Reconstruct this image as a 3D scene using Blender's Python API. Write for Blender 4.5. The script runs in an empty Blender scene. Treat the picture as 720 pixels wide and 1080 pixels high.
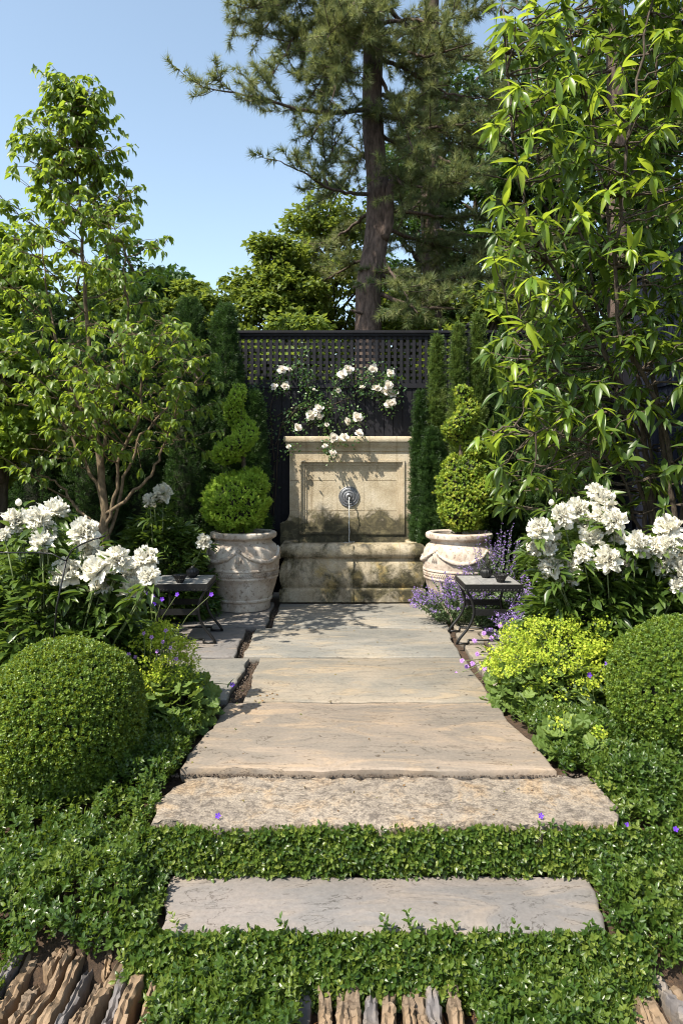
import bpy, math
import numpy as np
R = math.radians
rng = np.random.default_rng(7)
scene = bpy.context.scene
COL = scene.collection
CAMH = 1.45
F = 750.0          # focal length in photo pixels

def P(px, py, Y):
    """pixel of the photo + real distance -> point in metres"""
    return np.array([(px-360.0)*Y/F, Y, CAMH-(py-490.0)*Y/F])

def U(a, b, n=None): return rng.uniform(a, b, n)
def nrm(a):
    a = np.asarray(a, float)
    return a/np.maximum(np.linalg.norm(a, axis=-1, keepdims=True), 1e-9)
def rdir(n):
    return nrm(rng.normal(size=(n, 3)))
def wob(p, f=3.0, s=0.0):
    """cheap smooth noise in -1..1"""
    p = np.asarray(p)*f+s
    return (np.sin(p[..., 0]*1.7+1.3*np.sin(p[..., 1]*1.1+s))+np.sin(p[..., 1]*1.9+1.7*np.sin(p[..., 2]*1.3+2+s))+np.sin(p[..., 2]*2.1+1.1*np.sin(p[..., 0]*1.5+4+s)))/3

# ------------------------------------------------------------------ mesh builder
class MB:
    def __init__(s): s.v=[]; s.li=[]; s.lt=[]; s.r=[]; s.n=0
    def add(s, v, faces, rnd=0.5):
        v = np.asarray(v, float)
        s.v.append(v); s.r.append(np.full(len(v), rnd))
        for f in faces:
            s.li.append(np.asarray(f, np.int32)+s.n); s.lt.append(np.array([len(f)], np.int32))
        s.n += len(v)
    def inst(s, tmpl, Pn, D, N, S, rnd=None):
        tv, tf = tmpl; m = len(Pn)
        if m == 0: return
        D = nrm(D); X = nrm(np.cross(D, N)); Z = np.cross(X, D)
        S = np.asarray(S, float)
        if S.ndim == 0: S = np.full(m, float(S))
        if S.ndim == 1: S = S[:, None]*np.ones(3)
        t = tv[None]*S[:, None, :]
        w = t[..., 0:1]*X[:, None]+t[..., 1:2]*D[:, None]+t[..., 2:3]*Z[:, None]+np.asarray(Pn)[:, None]
        k = len(tv)
        s.v.append(w.reshape(-1, 3))
        if rnd is None: rnd = rng.random(m)
        s.r.append(np.repeat(rnd, k))
        flat = np.concatenate([np.asarray(f) for f in tf]); lt = np.array([len(f) for f in tf])
        s.li.append((flat[None]+(np.arange(m)*k)[:, None]+s.n).astype(np.int32).ravel())
        s.lt.append(np.tile(lt, m).astype(np.int32)); s.n += m*k
    def box(s, x0, x1, y0, y1, z0, z1, rnd=.5):
        v = [(x, y, z) for z in (z0, z1) for y in (y0, y1) for x in (x0, x1)]
        s.add(v, [(0,2,3,1),(4,5,7,6),(0,1,5,4),(2,6,7,3),(0,4,6,2),(1,3,7,5)], rnd)
    def tube(s, pts, rad, seg=8, rnd=.5, cap=True, bump=0.0, flat=1.0):
        pts = np.asarray(pts, float); n = len(pts)
        rad = np.broadcast_to(np.asarray(rad, float), (n,))
        T = nrm(np.gradient(pts, axis=0))
        up = np.array([0,0,1.0]) if abs(T[0][2]) < .9 else np.array([1.0,0,0])
        A = nrm(np.cross(T[0], up)); vs = []
        a = np.linspace(0, 2*np.pi, seg, endpoint=False)
        for i in range(n):
            A = nrm(A-T[i]*np.dot(A, T[i])); B = np.cross(T[i], A)
            rr = rad[i]*(1+(bump*rng.normal(size=seg) if bump else 0))
            vs.append(pts[i]+np.cos(a)[:, None]*A*np.reshape(rr, (-1,1) if bump else (1,1))+np.sin(a)[:, None]*B*flat*np.reshape(rr, (-1,1) if bump else (1,1)))
        f = [(i*seg+j, i*seg+(j+1)%seg, (i+1)*seg+(j+1)%seg, (i+1)*seg+j) for i in range(n-1) for j in range(seg)]
        if cap: f += [tuple(range(seg))[::-1], tuple((n-1)*seg+j for j in range(seg))]
        s.add(np.concatenate(vs), f, rnd)
    def lathe(s, prof, seg, c=(0,0,0), mod=None, rnd=.5):
        a = np.linspace(0, 2*np.pi, seg, endpoint=False); vs = []
        for r, z in prof:
            rr = r*(mod(a, r, z) if mod else np.ones(seg))
            vs.append(np.stack([c[0]+rr*np.cos(a), c[1]+rr*np.sin(a), np.full(seg, c[2]+z)], 1))
        n = len(prof)
        f = [(i*seg+j, i*seg+(j+1)%seg, (i+1)*seg+(j+1)%seg, (i+1)*seg+j) for i in range(n-1) for j in range(seg)]
        f += [tuple(range(seg))[::-1], tuple((n-1)*seg+j for j in range(seg))]
        s.add(np.concatenate(vs), f, rnd)
    def sqlathe(s, x0, x1, y0, y1, prof, cap0=True, cap1=True, sub=1):
        vs = []; m = 4*sub
        for o, z in prof:
            X0,X1,Y0,Y1 = x0-o, x1+o, y0-o, y1+o
            c = [(X0,Y0),(X1,Y0),(X1,Y1),(X0,Y1)]
            for k in range(4):
                p, q = np.array(c[k]), np.array(c[(k+1)%4])
                for t in range(sub): 
                    w = p+(q-p)*t/sub; vs.append((w[0], w[1], z))
        n = len(prof)
        f = [(i*m+j, i*m+(j+1)%m, (i+1)*m+(j+1)%m, (i+1)*m+j) for i in range(n-1) for j in range(m)]
        if cap0: f.append(tuple(range(m))[::-1])
        if cap1: f.append(tuple((n-1)*m+j for j in range(m)))
        s.add(vs, f)
    def extrude_y(s, poly, y0, y1):
        n = len(poly)
        v = [(x, y0, z) for x, z in poly]+[(x, y1, z) for x, z in poly]
        s.add(v, [tuple(range(n)), tuple(range(n, 2*n))[::-1]]+[((j+1)%n, j, n+j, n+(j+1)%n) for j in range(n)])
    def data(s, name, org=(0,0,0)):
        me = bpy.data.meshes.new(name)
        v = np.concatenate(s.v)-np.asarray(org, float); li = np.concatenate(s.li); lt = np.concatenate(s.lt)
        me.vertices.add(len(v)); me.vertices.foreach_set('co', v.astype(np.float32).ravel())
        me.loops.add(len(li)); me.loops.foreach_set('vertex_index', li.astype(np.int32))
        me.polygons.add(len(lt)); st = np.zeros(len(lt), np.int32); st[1:] = np.cumsum(lt)[:-1]
        me.polygons.foreach_set('loop_start', st); me.polygons.foreach_set('loop_total', lt.astype(np.int32))
        at = me.attributes.new('rnd', 'FLOAT', 'POINT'); at.data.foreach_set('value', np.concatenate(s.r).astype(np.float32))
        me.update(calc_edges=True); me.validate()
        return me
    def build(s, name, mat, parent=None, smooth=True, org=None):
        if org is None: org = tuple(parent['org']) if parent is not None else (0,0,0)
        me = s.data(name, org); me.materials.append(mat)
        if smooth: me.shade_smooth()
        else: me.shade_flat()
        o = bpy.data.objects.new(name, me); COL.objects.link(o)
        if parent is not None:
            o.parent = parent; o['org'] = tuple(org)
        else:
            o.location = org; o['org'] = tuple(org)
        if smooth == 'auto':
            me.set_sharp_from_angle(angle=R(35))
        return o

def tag(o, label=None, cat=None, group=None, kind=None):
    if label: o['label'] = label
    if cat: o['category'] = cat
    if group: o['group'] = group
    if kind: o['kind'] = kind
    return o
def thing(name, label, cat, loc, group=None):
    o = bpy.data.objects.new(name, None); COL.objects.link(o)
    o.location = [float(c) for c in loc]; o['org'] = tuple(float(c) for c in loc); o.empty_display_size = .1
    return tag(o, label, cat, group)
def copy_tree(o, loc, label=None, rz=None, scale=None):
    c = o.copy(); COL.objects.link(c); c.location = loc
    if label: c['label'] = label
    if rz is not None: c.rotation_euler.z = rz
    if scale is not None: c.scale = (scale,)*3
    for ch in list(o.children):
        d = ch.copy(); COL.objects.link(d); d.parent = c
        for g in list(ch.children):
            e = g.copy(); COL.objects.link(e); e.parent = d
    return c

# ------------------------------------------------------------------ materials
def mat(name):
    m = bpy.data.materials.new(name); m.use_nodes = True
    nt = m.node_tree; nt.nodes.clear()
    return m, nt, nt.nodes, nt.links
def node(ns, t, **kw):
    n = ns.new(t)
    for k, v in kw.items(): setattr(n, k, v)
    return n
def ramp(ns, stops, interp='LINEAR'):
    n = ns.new('ShaderNodeValToRGB'); cr = n.color_ramp; cr.interpolation = interp
    while len(cr.elements) < len(stops): cr.elements.new(.5)
    for e, (p, c) in zip(cr.elements, stops):
        e.position = p; e.color = (*c, 1) if len(c) == 3 else c
    return n
def leafmat(name, cols, tcol, trans=.4, rough=.45, spec=.4):
    m, nt, ns, L = mat(name)
    a = node(ns, 'ShaderNodeAttribute', attribute_name='rnd')
    r = ramp(ns, [(i/(len(cols)-1), c) for i, c in enumerate(cols)]); L.new(a.outputs['Fac'], r.inputs[0])
    r2 = ramp(ns, [(0, tuple(c*.75 for c in tcol)), (1, tcol)]); L.new(a.outputs['Fac'], r2.inputs[0])
    p = node(ns, 'ShaderNodeBsdfPrincipled'); p.inputs['Roughness'].default_value = rough
    p.inputs['Specular IOR Level'].default_value = spec
    L.new(r.outputs[0], p.inputs['Base Color'])
    t = node(ns, 'ShaderNodeBsdfTranslucent'); L.new(r2.outputs[0], t.inputs[0])
    mx = node(ns, 'ShaderNodeMixShader'); mx.inputs[0].default_value = trans
    L.new(p.outputs[0], mx.inputs[1]); L.new(t.outputs[0], mx.inputs[2])
    o = node(ns, 'ShaderNodeOutputMaterial'); L.new(mx.outputs[0], o.inputs[0])
    return m
def plain(name, col, rough=.6, metal=0, bump=0, bscale=30, spec=.5, var=.25):
    m, nt, ns, L = mat(name)
    tc = node(ns, 'ShaderNodeTexCoord'); nz = node(ns, 'ShaderNodeTexNoise')
    nz.inputs['Scale'].default_value = bscale; nz.inputs['Detail'].default_value = 5; L.new(tc.outputs['Object'], nz.inputs[0])
    r = ramp(ns, [(.3, tuple(c*(1-var) for c in col)), (.7, tuple(min(1, c*(1+var)) for c in col))]); L.new(nz.outputs[0], r.inputs[0])
    p = node(ns, 'ShaderNodeBsdfPrincipled'); p.inputs['Roughness'].default_value = rough; p.inputs['Metallic'].default_value = metal
    p.inputs['Specular IOR Level'].default_value = spec
    L.new(r.outputs[0], p.inputs['Base Color'])
    if bump:
        b = node(ns, 'ShaderNodeBump'); b.inputs['Strength'].default_value = bump; b.inputs['Distance'].default_value = .01
        L.new(nz.outputs[0], b.inputs['Height']); L.new(b.outputs[0], p.inputs['Normal'])
    o = node(ns, 'ShaderNodeOutputMaterial'); L.new(p.outputs[0], o.inputs[0])
    return m
def bark(name, c0, c1, sx=6, sz=1.2, strength=.8):
    m, nt, ns, L = mat(name)
    tc = node(ns, 'ShaderNodeTexCoord'); mp = node(ns, 'ShaderNodeMapping'); mp.inputs['Scale'].default_value = (sx, sx, sz)
    L.new(tc.outputs['Object'], mp.inputs[0])
    nz = node(ns, 'ShaderNodeTexNoise'); nz.inputs['Scale'].default_value = 4; nz.inputs['Detail'].default_value = 8; nz.inputs['Roughness'].default_value = .65
    L.new(mp.outputs[0], nz.inputs[0])
    r = ramp(ns, [(.35, c0), (.65, c1)]); L.new(nz.outputs[0], r.inputs[0])
    p = node(ns, 'ShaderNodeBsdfPrincipled'); p.inputs['Roughness'].default_value = .9; p.inputs['Specular IOR Level'].default_value = .2
    L.new(r.outputs[0], p.inputs['Base Color'])
    b = node(ns, 'ShaderNodeBump'); b.inputs['Strength'].default_value = strength; b.inputs['Distance'].default_value = .03
    L.new(nz.outputs[0], b.inputs['Height']); L.new(b.outputs[0], p.inputs['Normal'])
    o = node(ns, 'ShaderNodeOutputMaterial'); L.new(p.outputs[0], o.inputs[0])
    return m
def mixc(ns, L, fac, a, b, mode='MIX'):
    n = node(ns, 'ShaderNodeMix', data_type='RGBA', blend_type=mode)
    if isinstance(fac, (int, float)): n.inputs[0].default_value = fac
    else: L.new(fac, n.inputs[0])
    for k, q in ((6, a), (7, b)):
        if isinstance(q, tuple): n.inputs[k].default_value = (*q, 1)
        else: L.new(q, n.inputs[k])
    return n.outputs[2]
def noise(ns, L, vec, scale, detail=6, rough=.6, dist=0):
    n = node(ns, 'ShaderNodeTexNoise'); n.inputs['Scale'].default_value = scale; n.inputs['Detail'].default_value = detail
    n.inputs['Roughness'].default_value = rough; n.inputs['Distortion'].default_value = dist
    if vec is not None: L.new(vec, n.inputs[0])
    return n.outputs[0]

def slabmat(name, base, tint, stain, seed):
    """riven sandstone / bluestone paving"""
    m, nt, ns, L = mat(name)
    tc = node(ns, 'ShaderNodeTexCoord'); mp = node(ns, 'ShaderNodeMapping')
    mp.inputs['Location'].default_value = (seed, seed*1.7, 0); L.new(tc.outputs['Object'], mp.inputs[0])
    mp2 = node(ns, 'ShaderNodeMapping'); mp2.inputs['Location'].default_value = (seed*2, seed, 0); mp2.inputs['Scale'].default_value = (.55, 1.5, 1); L.new(tc.outputs['Object'], mp2.inputs[0])
    big = noise(ns, L, mp2.outputs[0], 1.6, 5, .6, 1.2)
    mid = noise(ns, L, mp2.outputs[0], 4.5, 8, .6, .8)
    fine = noise(ns, L, mp.outputs[0], 60, 4, .7)
    r1 = ramp(ns, [(.38, base), (.58, tint)]); L.new(big, r1.inputs[0])
    r2 = ramp(ns, [(.50, (0,0,0)), (.72, (1,1,1))]); L.new(mid, r2.inputs[0])
    c = mixc(ns, L, r2.outputs[0], r1.outputs[0], stain)
    rf = ramp(ns, [(.25, (.8,.8,.8)), (.75, (1.12,1.12,1.12))]); L.new(fine, rf.inputs[0])
    c = mixc(ns, L, 1.0, c, rf.outputs[0], 'MULTIPLY')
    # riven layers: height terraces, thin dark lines at the steps
    st = node(ns, 'ShaderNodeMath', operation='MULTIPLY'); st.inputs[1].default_value = 7; L.new(mid, st.inputs[0])
    fr = node(ns, 'ShaderNodeMath', operation='FRACT'); L.new(st.outputs[0], fr.inputs[0])
    ln = ramp(ns, [(0, (.30,.26,.22)), (.07, (1,1,1)), (1, (1,1,1))]); L.new(fr.outputs[0], ln.inputs[0])
    mk = noise(ns, L, mp.outputs[0], 2.2, 2, .5)
    mr = ramp(ns, [(.46, (0,0,0)), (.54, (1,1,1))]); L.new(mk, mr.inputs[0])
    c2 = mixc(ns, L, mr.outputs[0], (1.,1.,1.), ln.outputs[0])
    c = mixc(ns, L, 1., c, c2, 'MULTIPLY')
    sub = node(ns, 'ShaderNodeMath', operation='SUBTRACT'); L.new(st.outputs[0], sub.inputs[0]); L.new(fr.outputs[0], sub.inputs[1])
    h = node(ns, 'ShaderNodeMath', operation='MULTIPLY_ADD'); h.inputs[1].default_value = .6; L.new(sub.outputs[0], h.inputs[0]); pits = noise(ns, L, mp.outputs[0], 17, 3, .5); pr = ramp(ns, [(.27,(.35,.3,.25)),(.31,(1,1,1))]); L.new(pits, pr.inputs[0]); c = mixc(ns, L, .8, c, pr.outputs[0], 'MULTIPLY')
    L.new(mid, h.inputs[2])
    h2 = node(ns, 'ShaderNodeMath', operation='MULTIPLY_ADD'); h2.inputs[1].default_value = .25; L.new(fine, h2.inputs[0]); L.new(h.outputs[0], h2.inputs[2])
    p = node(ns, 'ShaderNodeBsdfPrincipled'); p.inputs['Roughness'].default_value = .75; p.inputs['Specular IOR Level'].default_value = .3
    L.new(c, p.inputs['Base Color'])
    b = node(ns, 'ShaderNodeBump'); b.inputs['Strength'].default_value = .8; b.inputs['Distance'].default_value = .008
    L.new(h2.outputs[0], b.inputs['Height']); L.new(b.outputs[0], p.inputs['Normal'])
    o = node(ns, 'ShaderNodeOutputMaterial'); L.new(p.outputs[0], o.inputs[0])
    return m
def granitemat():
    m, nt, ns, L = mat('granite')
    tc = node(ns, 'ShaderNodeTexCoord'); v = tc.outputs['Object']
    n1 = noise(ns, L, v, 5, 8, .7, .5); n2 = noise(ns, L, v, 28, 8, .75, .4); n3 = noise(ns, L, v, 110, 3, .7)
    r1 = ramp(ns, [(.35, (.19,.16,.135)), (.5, (.28,.235,.19)), (.64, (.33,.24,.155))]); L.new(n1, r1.inputs[0])
    r2 = ramp(ns, [(.42, (.32,.30,.30)), (.52, (1,1,1))]); L.new(n2, r2.inputs[0])
    c = mixc(ns, L, .75, r1.outputs[0], r2.outputs[0], 'MULTIPLY')
    r3 = ramp(ns, [(.35, (.55,.55,.55)), (.65, (1.3,1.3,1.25))]); L.new(n3, r3.inputs[0])
    c = mixc(ns, L, .8, c, r3.outputs[0], 'MULTIPLY')
    h = node(ns, 'ShaderNodeMath', operation='ADD'); L.new(n2, h.inputs[0]); L.new(n1, h.inputs[1])
    p = node(ns, 'ShaderNodeBsdfPrincipled'); p.inputs['Roughness'].default_value = .8; L.new(c, p.inputs['Base Color'])
    b = node(ns, 'ShaderNodeBump'); b.inputs['Strength'].default_value = .9; b.inputs['Distance'].default_value = .012
    L.new(h.outputs[0], b.inputs['Height']); L.new(b.outputs[0], p.inputs['Normal'])
    o = node(ns, 'ShaderNodeOutputMaterial'); L.new(p.outputs[0], o.inputs[0])
    return m
def limestone(name, lo, hi, mode):
    """warm carved limestone with dark algae between heights lo..hi (mode wall) or in patches (mode basin)"""
    m, nt, ns, L = mat(name)
    tc = node(ns, 'ShaderNodeTexCoord'); v = tc.outputs['Object']
    n1 = noise(ns, L, v, 3.2, 7, .65); n2 = noise(ns, L, v, 11, 8, .7, .6); n3 = noise(ns, L, v, 70, 3, .7)
    r1 = ramp(ns, [(.3, (.34,.275,.185)), (.5, (.46,.395,.29)), (.7, (.56,.50,.40))]); L.new(n1, r1.inputs[0])
    c = r1.outputs[0]
    r3 = ramp(ns, [(.3, (.8,.78,.75)), (.7, (1.1,1.1,1.1))]); L.new(n3, r3.inputs[0])
    c = mixc(ns, L, 1., c, r3.outputs[0], 'MULTIPLY')
    sx = node(ns, 'ShaderNodeSeparateXYZ'); L.new(v, sx.inputs[0])
    # thin vertical weather streaks from the cornice
    mpv = node(ns, 'ShaderNodeMapping'); mpv.inputs['Scale'].default_value = (14, 1, .9); L.new(v, mpv.inputs[0])
    ns_ = noise(ns, L, mpv.outputs[0], 1.2, 5, .6)
    rs = ramp(ns, [(.56, (1,1,1)), (.75, (.45,.40,.33))]); L.new(ns_, rs.inputs[0])
    c = mixc(ns, L, .75, c, rs.outputs[0], 'MULTIPLY')
    moss = ramp(ns, [(.3, (.018,.016,.010)), (.5, (.05,.045,.024)), (.72, (.20,.17,.09))]); L.new(n2, moss.inputs[0])
    if mode == 'wall':
        a = node(ns, 'ShaderNodeMapRange'); a.inputs[1].default_value = hi; a.inputs[2].default_value = lo; L.new(sx.outputs[2], a.inputs[0])
        k = node(ns, 'ShaderNodeMath', operation='MULTIPLY_ADD'); k.inputs[1].default_value = 1.6; L.new(n1, k.inputs[0]); L.new(a.outputs[0], k.inputs[2])
        k2 = node(ns, 'ShaderNodeMath', operation='MULTIPLY_ADD'); k2.inputs[1].default_value = .9; L.new(n2, k2.inputs[0]); L.new(k.outputs[0], k2.inputs[2])
        rr = ramp(ns, [(0.47, (0,0,0)), (.54, (1,1,1))]);
        q = node(ns, 'ShaderNodeMath', operation='MULTIPLY'); q.inputs[1].default_value = .33; L.new(k2.outputs[0], q.inputs[0]); L.new(q.outputs[0], rr.inputs[0])
        # nothing above hi
        g = node(ns, 'ShaderNodeMapRange'); g.inputs[1].default_value = hi+.05; g.inputs[2].default_value = hi-.02; L.new(sx.outputs[2], g.inputs[0])
        f = node(ns, 'ShaderNodeMath', operation='MULTIPLY'); L.new(rr.outputs[0], f.inputs[0]); L.new(g.outputs[0], f.inputs[1])
        f2 = node(ns, 'ShaderNodeMath', operation='MULTIPLY'); f2.inputs[1].default_value = .93; L.new(f.outputs[0], f2.inputs[0])
        c = mixc(ns, L, f2.outputs[0], c, moss.outputs[0])
    else:
        n4 = noise(ns, L, v, 2.6, 8, .72, .3)
        rr = ramp(ns, [(.42, (0.20,0.20,0.20)), (.56, (.97,.97,.97))]); L.new(n4, rr.inputs[0])
        c = mixc(ns, L, rr.outputs[0], c, moss.outputs[0])
        yl = noise(ns, L, v, 5.5, 6, .7); ry = ramp(ns, [(.55, (0,0,0)), (.7, (.6,.6,.6))]); L.new(yl, ry.inputs[0])
        c = mixc(ns, L, ry.outputs[0], c, (.38,.27,.10))
    p = node(ns, 'ShaderNodeBsdfPrincipled'); p.inputs['Roughness'].default_value = .85; p.inputs['Specular IOR Level'].default_value = .25
    L.new(c, p.inputs['Base Color'])
    h = node(ns, 'ShaderNodeMath', operation='ADD'); L.new(n2, h.inputs[0]); L.new(n3, h.inputs[1])
    b = node(ns, 'ShaderNodeBump'); b.inputs['Strength'].default_value = .5; b.inputs['Distance'].default_value = .008
    L.new(h.outputs[0], b.inputs['Height']); L.new(b.outputs[0], p.inputs['Normal'])
    o = node(ns, 'ShaderNodeOutputMaterial'); L.new(p.outputs[0], o.inputs[0])
    return m
def urnmat():
    m, nt, ns, L = mat('pale_terracotta')
    tc = node(ns, 'ShaderNodeTexCoord'); v = tc.outputs['Object']
    n1 = noise(ns, L, v, 4, 7, .7, .4); n2 = noise(ns, L, v, 26, 6, .7); n3 = noise(ns, L, v, 9, 6, .75, .5)
    r1 = ramp(ns, [(.3, (.27,.19,.135)), (.5, (.45,.38,.315)), (.68, (.60,.56,.50))]); L.new(n1, r1.inputs[0])
    r2 = ramp(ns, [(.36, (.35,.3,.26)), (.46, (1,1,1))]); L.new(n2, r2.inputs[0])
    c = mixc(ns, L, .8, r1.outputs[0], r2.outputs[0], 'MULTIPLY')
    r3 = ramp(ns, [(.58, (0,0,0)), (.72, (1,1,1))]); L.new(n3, r3.inputs[0])
    c = mixc(ns, L, r3.outputs[0], c, (.25,.2,.16))
    p = node(ns, 'ShaderNodeBsdfPrincipled'); p.inputs['Roughness'].default_value = .85; L.new(c, p.inputs['Base Color'])
    b = node(ns, 'ShaderNodeBump'); b.inputs['Strength'].default_value = .6; b.inputs['Distance'].default_value = .006
    L.new(n2, b.inputs['Height']); L.new(b.outputs[0], p.inputs['Normal'])
    o = node(ns, 'ShaderNodeOutputMaterial'); L.new(p.outputs[0], o.inputs[0])
    return m
def soilmat():
    m, nt, ns, L = mat('soil')
    tc = node(ns, 'ShaderNodeTexCoord'); v = tc.outputs['Object']
    n1 = noise(ns, L, v, 2, 6, .7); n2 = noise(ns, L, v, 45, 6, .75)
    r1 = ramp(ns, [(.3, (.035,.022,.013)), (.7, (.10,.06,.035))]); L.new(n1, r1.inputs[0])
    r2 = ramp(ns, [(.3, (.4,.4,.4)), (.55, (1,1,1)), (.72, (2.2,2,1.7))]); L.new(n2, r2.inputs[0])
    c = mixc(ns, L, 1., r1.outputs[0], r2.outputs[0], 'MULTIPLY')
    p = node(ns, 'ShaderNodeBsdfPrincipled'); p.inputs['Roughness'].default_value = .95; L.new(c, p.inputs['Base Color'])
    b = node(ns, 'ShaderNodeBump'); b.inputs['Strength'].default_value = 1; b.inputs['Distance'].default_value = .02
    L.new(n2, b.inputs['Height']); L.new(b.outputs[0], p.inputs['Normal'])
    o = node(ns, 'ShaderNodeOutputMaterial'); L.new(p.outputs[0], o.inputs[0])
    return m

M = {}
M['soil'] = soilmat()
M['slab_tan'] = slabmat('tan_flagstone', (.268,.215,.168), (.175,.15,.125), (.32,.24,.165), 3.1)
M['slab_buff'] = slabmat('buff_flagstone', (.25,.212,.165), (.175,.16,.135), (.29,.225,.15), 8.3)
M['slab_grey'] = slabmat('grey_flagstone', (.25,.228,.195), (.17,.165,.15), (.28,.235,.175), 5.7)
M['slab_blue'] = slabmat('blue_flagstone', (.20,.175,.16), (.16,.15,.145), (.24,.20,.165), 1.9)
M['granite'] = granitemat()
M['stonewall'] = limestone('fountain_wall_limestone', .60, 1.0, 'wall')
M['stonebasin'] = limestone('fountain_basin_limestone', 0, 1, 'basin')
M['urn'] = urnmat()
M['edge'] = slabmat('edging_sandstone', (.24,.165,.10), (.15,.11,.075), (.29,.205,.13), 4.4)
M['edge_grey'] = slabmat('edging_greystone', (.17,.15,.14), (.12,.11,.11), (.22,.18,.14), 6.1)
M['fence'] = plain('black_painted_wood', (.009,.009,.013), .65, spec=.25, bump=.2, bscale=15)
M['fence_blue'] = plain('dark_blue_painted_wood', (.012,.015,.028), .65, spec=.25, bump=.2, bscale=15)
M['iron'] = plain('wrought_iron', (.012,.012,.012), .45, .3, bump=.2, bscale=60)
M['slate'] = plain('slate_table_top', (.24,.235,.23), .42, bump=.3, bscale=25)
M['lead'] = plain('lead_grey_metal', (.17,.175,.19), .5, .55, bump=.2, bscale=40)
M['black'] = plain('black_hole', (.004,.004,.004), .8)
M['candle'] = plain('candle_wax', (.75,.7,.58), .5)
M['bark_pine'] = bark('pine_bark', (.045,.033,.027), (.15,.11,.09), 5, 1.5, 1.0)
M['bark_grey'] = bark('dogwood_bark', (.07,.05,.032), (.20,.15,.095), 12, 4, .5)
M['bark_brown'] = bark('shrub_bark', (.04,.032,.024), (.12,.095,.07), 14, 4, .5)
M['bark_dark'] = bark('dark_bark', (.03,.022,.016), (.09,.07,.05), 6, 2, .8)
M['stem'] = plain('green_stem', (.10,.13,.04), .5)
M['core'] = plain('opaque_core', (.018,.022,.010), .9, bump=.8, bscale=60)  # opaque filler added inside clipped foliage to block light; shared by the basin joint
M['water'] = None
M['vinca'] = leafmat('vinca_leaf', [(.025,.055,.010), (.045,.09,.014), (.085,.13,.02), (.16,.20,.035)], (.30,.42,.04), .30, .36, .5)
M['box'] = leafmat('box_leaf', [(.045,.092,.012), (.09,.16,.02), (.19,.26,.03)], (.36,.42,.03), .3, .4, .45)
M['dogwood'] = leafmat('dogwood_leaf', [(.055,.10,.018), (.09,.15,.024), (.15,.21,.035)], (.44,.58,.05), .42, .42, .4)
M['magnolia'] = leafmat('long_leaf', [(.035,.07,.016), (.06,.11,.022), (.11,.165,.03)], (.32,.45,.04), .36, .38, .45)
M['magnolia_sunlit'] = leafmat('sunlit_long_leaf', [(.08,.16,.02), (.18,.28,.025), (.30,.38,.03)], (.50,.62,.05), .45, .35, .5)  # brighter copy of the long leaf, sunlight put into its colour
M['pine'] = leafmat('pine_needle', [(.045,.08,.028), (.105,.14,.045), (.24,.25,.10)], (.36,.40,.13), .3, .5, .3)
M['maple'] = leafmat('broad_leaf', [(.045,.08,.012), (.08,.125,.02), (.14,.18,.03)], (.32,.40,.05), .38, .5, .3)
M['darktree'] = leafmat('dark_leaf', [(.02,.045,.014), (.035,.075,.018), (.06,.11,.02)], (.12,.24,.03), .25, .5, .3)
M['yew'] = leafmat('yew_needle', [(.015,.036,.010), (.03,.068,.014), (.08,.14,.03)], (.12,.25,.04), .2, .45, .35)
M['yew_tip'] = leafmat('yew_tip', [(.035,.075,.014), (.08,.135,.025), (.22,.27,.08)], (.26,.36,.06), .25, .45, .35)
M['juniper'] = leafmat('juniper_spray', [(.14,.25,.03), (.27,.42,.05), (.42,.54,.09)], (.60,.78,.10), .4, .5, .3)
M['euonymus'] = leafmat('golden_box_leaf', [(.07,.15,.02), (.20,.30,.035), (.50,.52,.08)], (.45,.55,.05), .3, .4, .4)
M['peony_leaf'] = leafmat('peony_leaf', [(.03,.06,.012), (.055,.095,.018), (.09,.14,.025)], (.24,.36,.04), .27, .36, .5)
M['mantle_leaf'] = leafmat('mantle_leaf', [(.075,.125,.028), (.105,.165,.036), (.15,.21,.05)], (.30,.40,.06), .3, .55, .3)
M['mantle_flower'] = leafmat('mantle_flower', [(.20,.32,.035), (.38,.47,.045), (.56,.61,.08)], (.55,.65,.05), .35, .6, .2)
M['catmint_leaf'] = leafmat('catmint_leaf', [(.06,.10,.04), (.10,.15,.065), (.16,.21,.10)], (.2,.3,.08), .25, .6, .2)
M['purple'] = leafmat('purple_petal', [(.20,.13,.38), (.30,.20,.50), (.44,.32,.62)], (.4,.2,.7), .3, .6, .2)
M['lilac'] = leafmat('lilac_petal', [(.38,.18,.55), (.50,.28,.66), (.6,.4,.75)], (.6,.3,.8), .3, .6, .2)
M['violet'] = leafmat('violet_petal', [(.10,.02,.48), (.16,.04,.6), (.26,.08,.7)], (.3,.08,.8), .3, .5, .2)
M['peony'] = leafmat('peony_petal', [(.90,.87,.76), (.93,.91,.83), (.94,.93,.88)], (.98,.95,.82), .42, .6, .15)
M['rose'] = leafmat('rose_petal', [(.92,.86,.78), (.92,.88,.82), (.93,.91,.88)], (.98,.9,.8), .4, .6, .15)
M['rose_leaf'] = leafmat('rose_leaf', [(.03,.08,.03), (.05,.11,.035), (.10,.15,.04)], (.2,.38,.06), .3, .35, .5)
M['yellowc'] = plain('stamens', (.75,.5,.1), .7)
M['litter'] = leafmat('dry_needles', [(.16,.07,.025), (.28,.13,.05), (.36,.2,.09)], (.2,.1,.03), .1, .8, .1)

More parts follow.
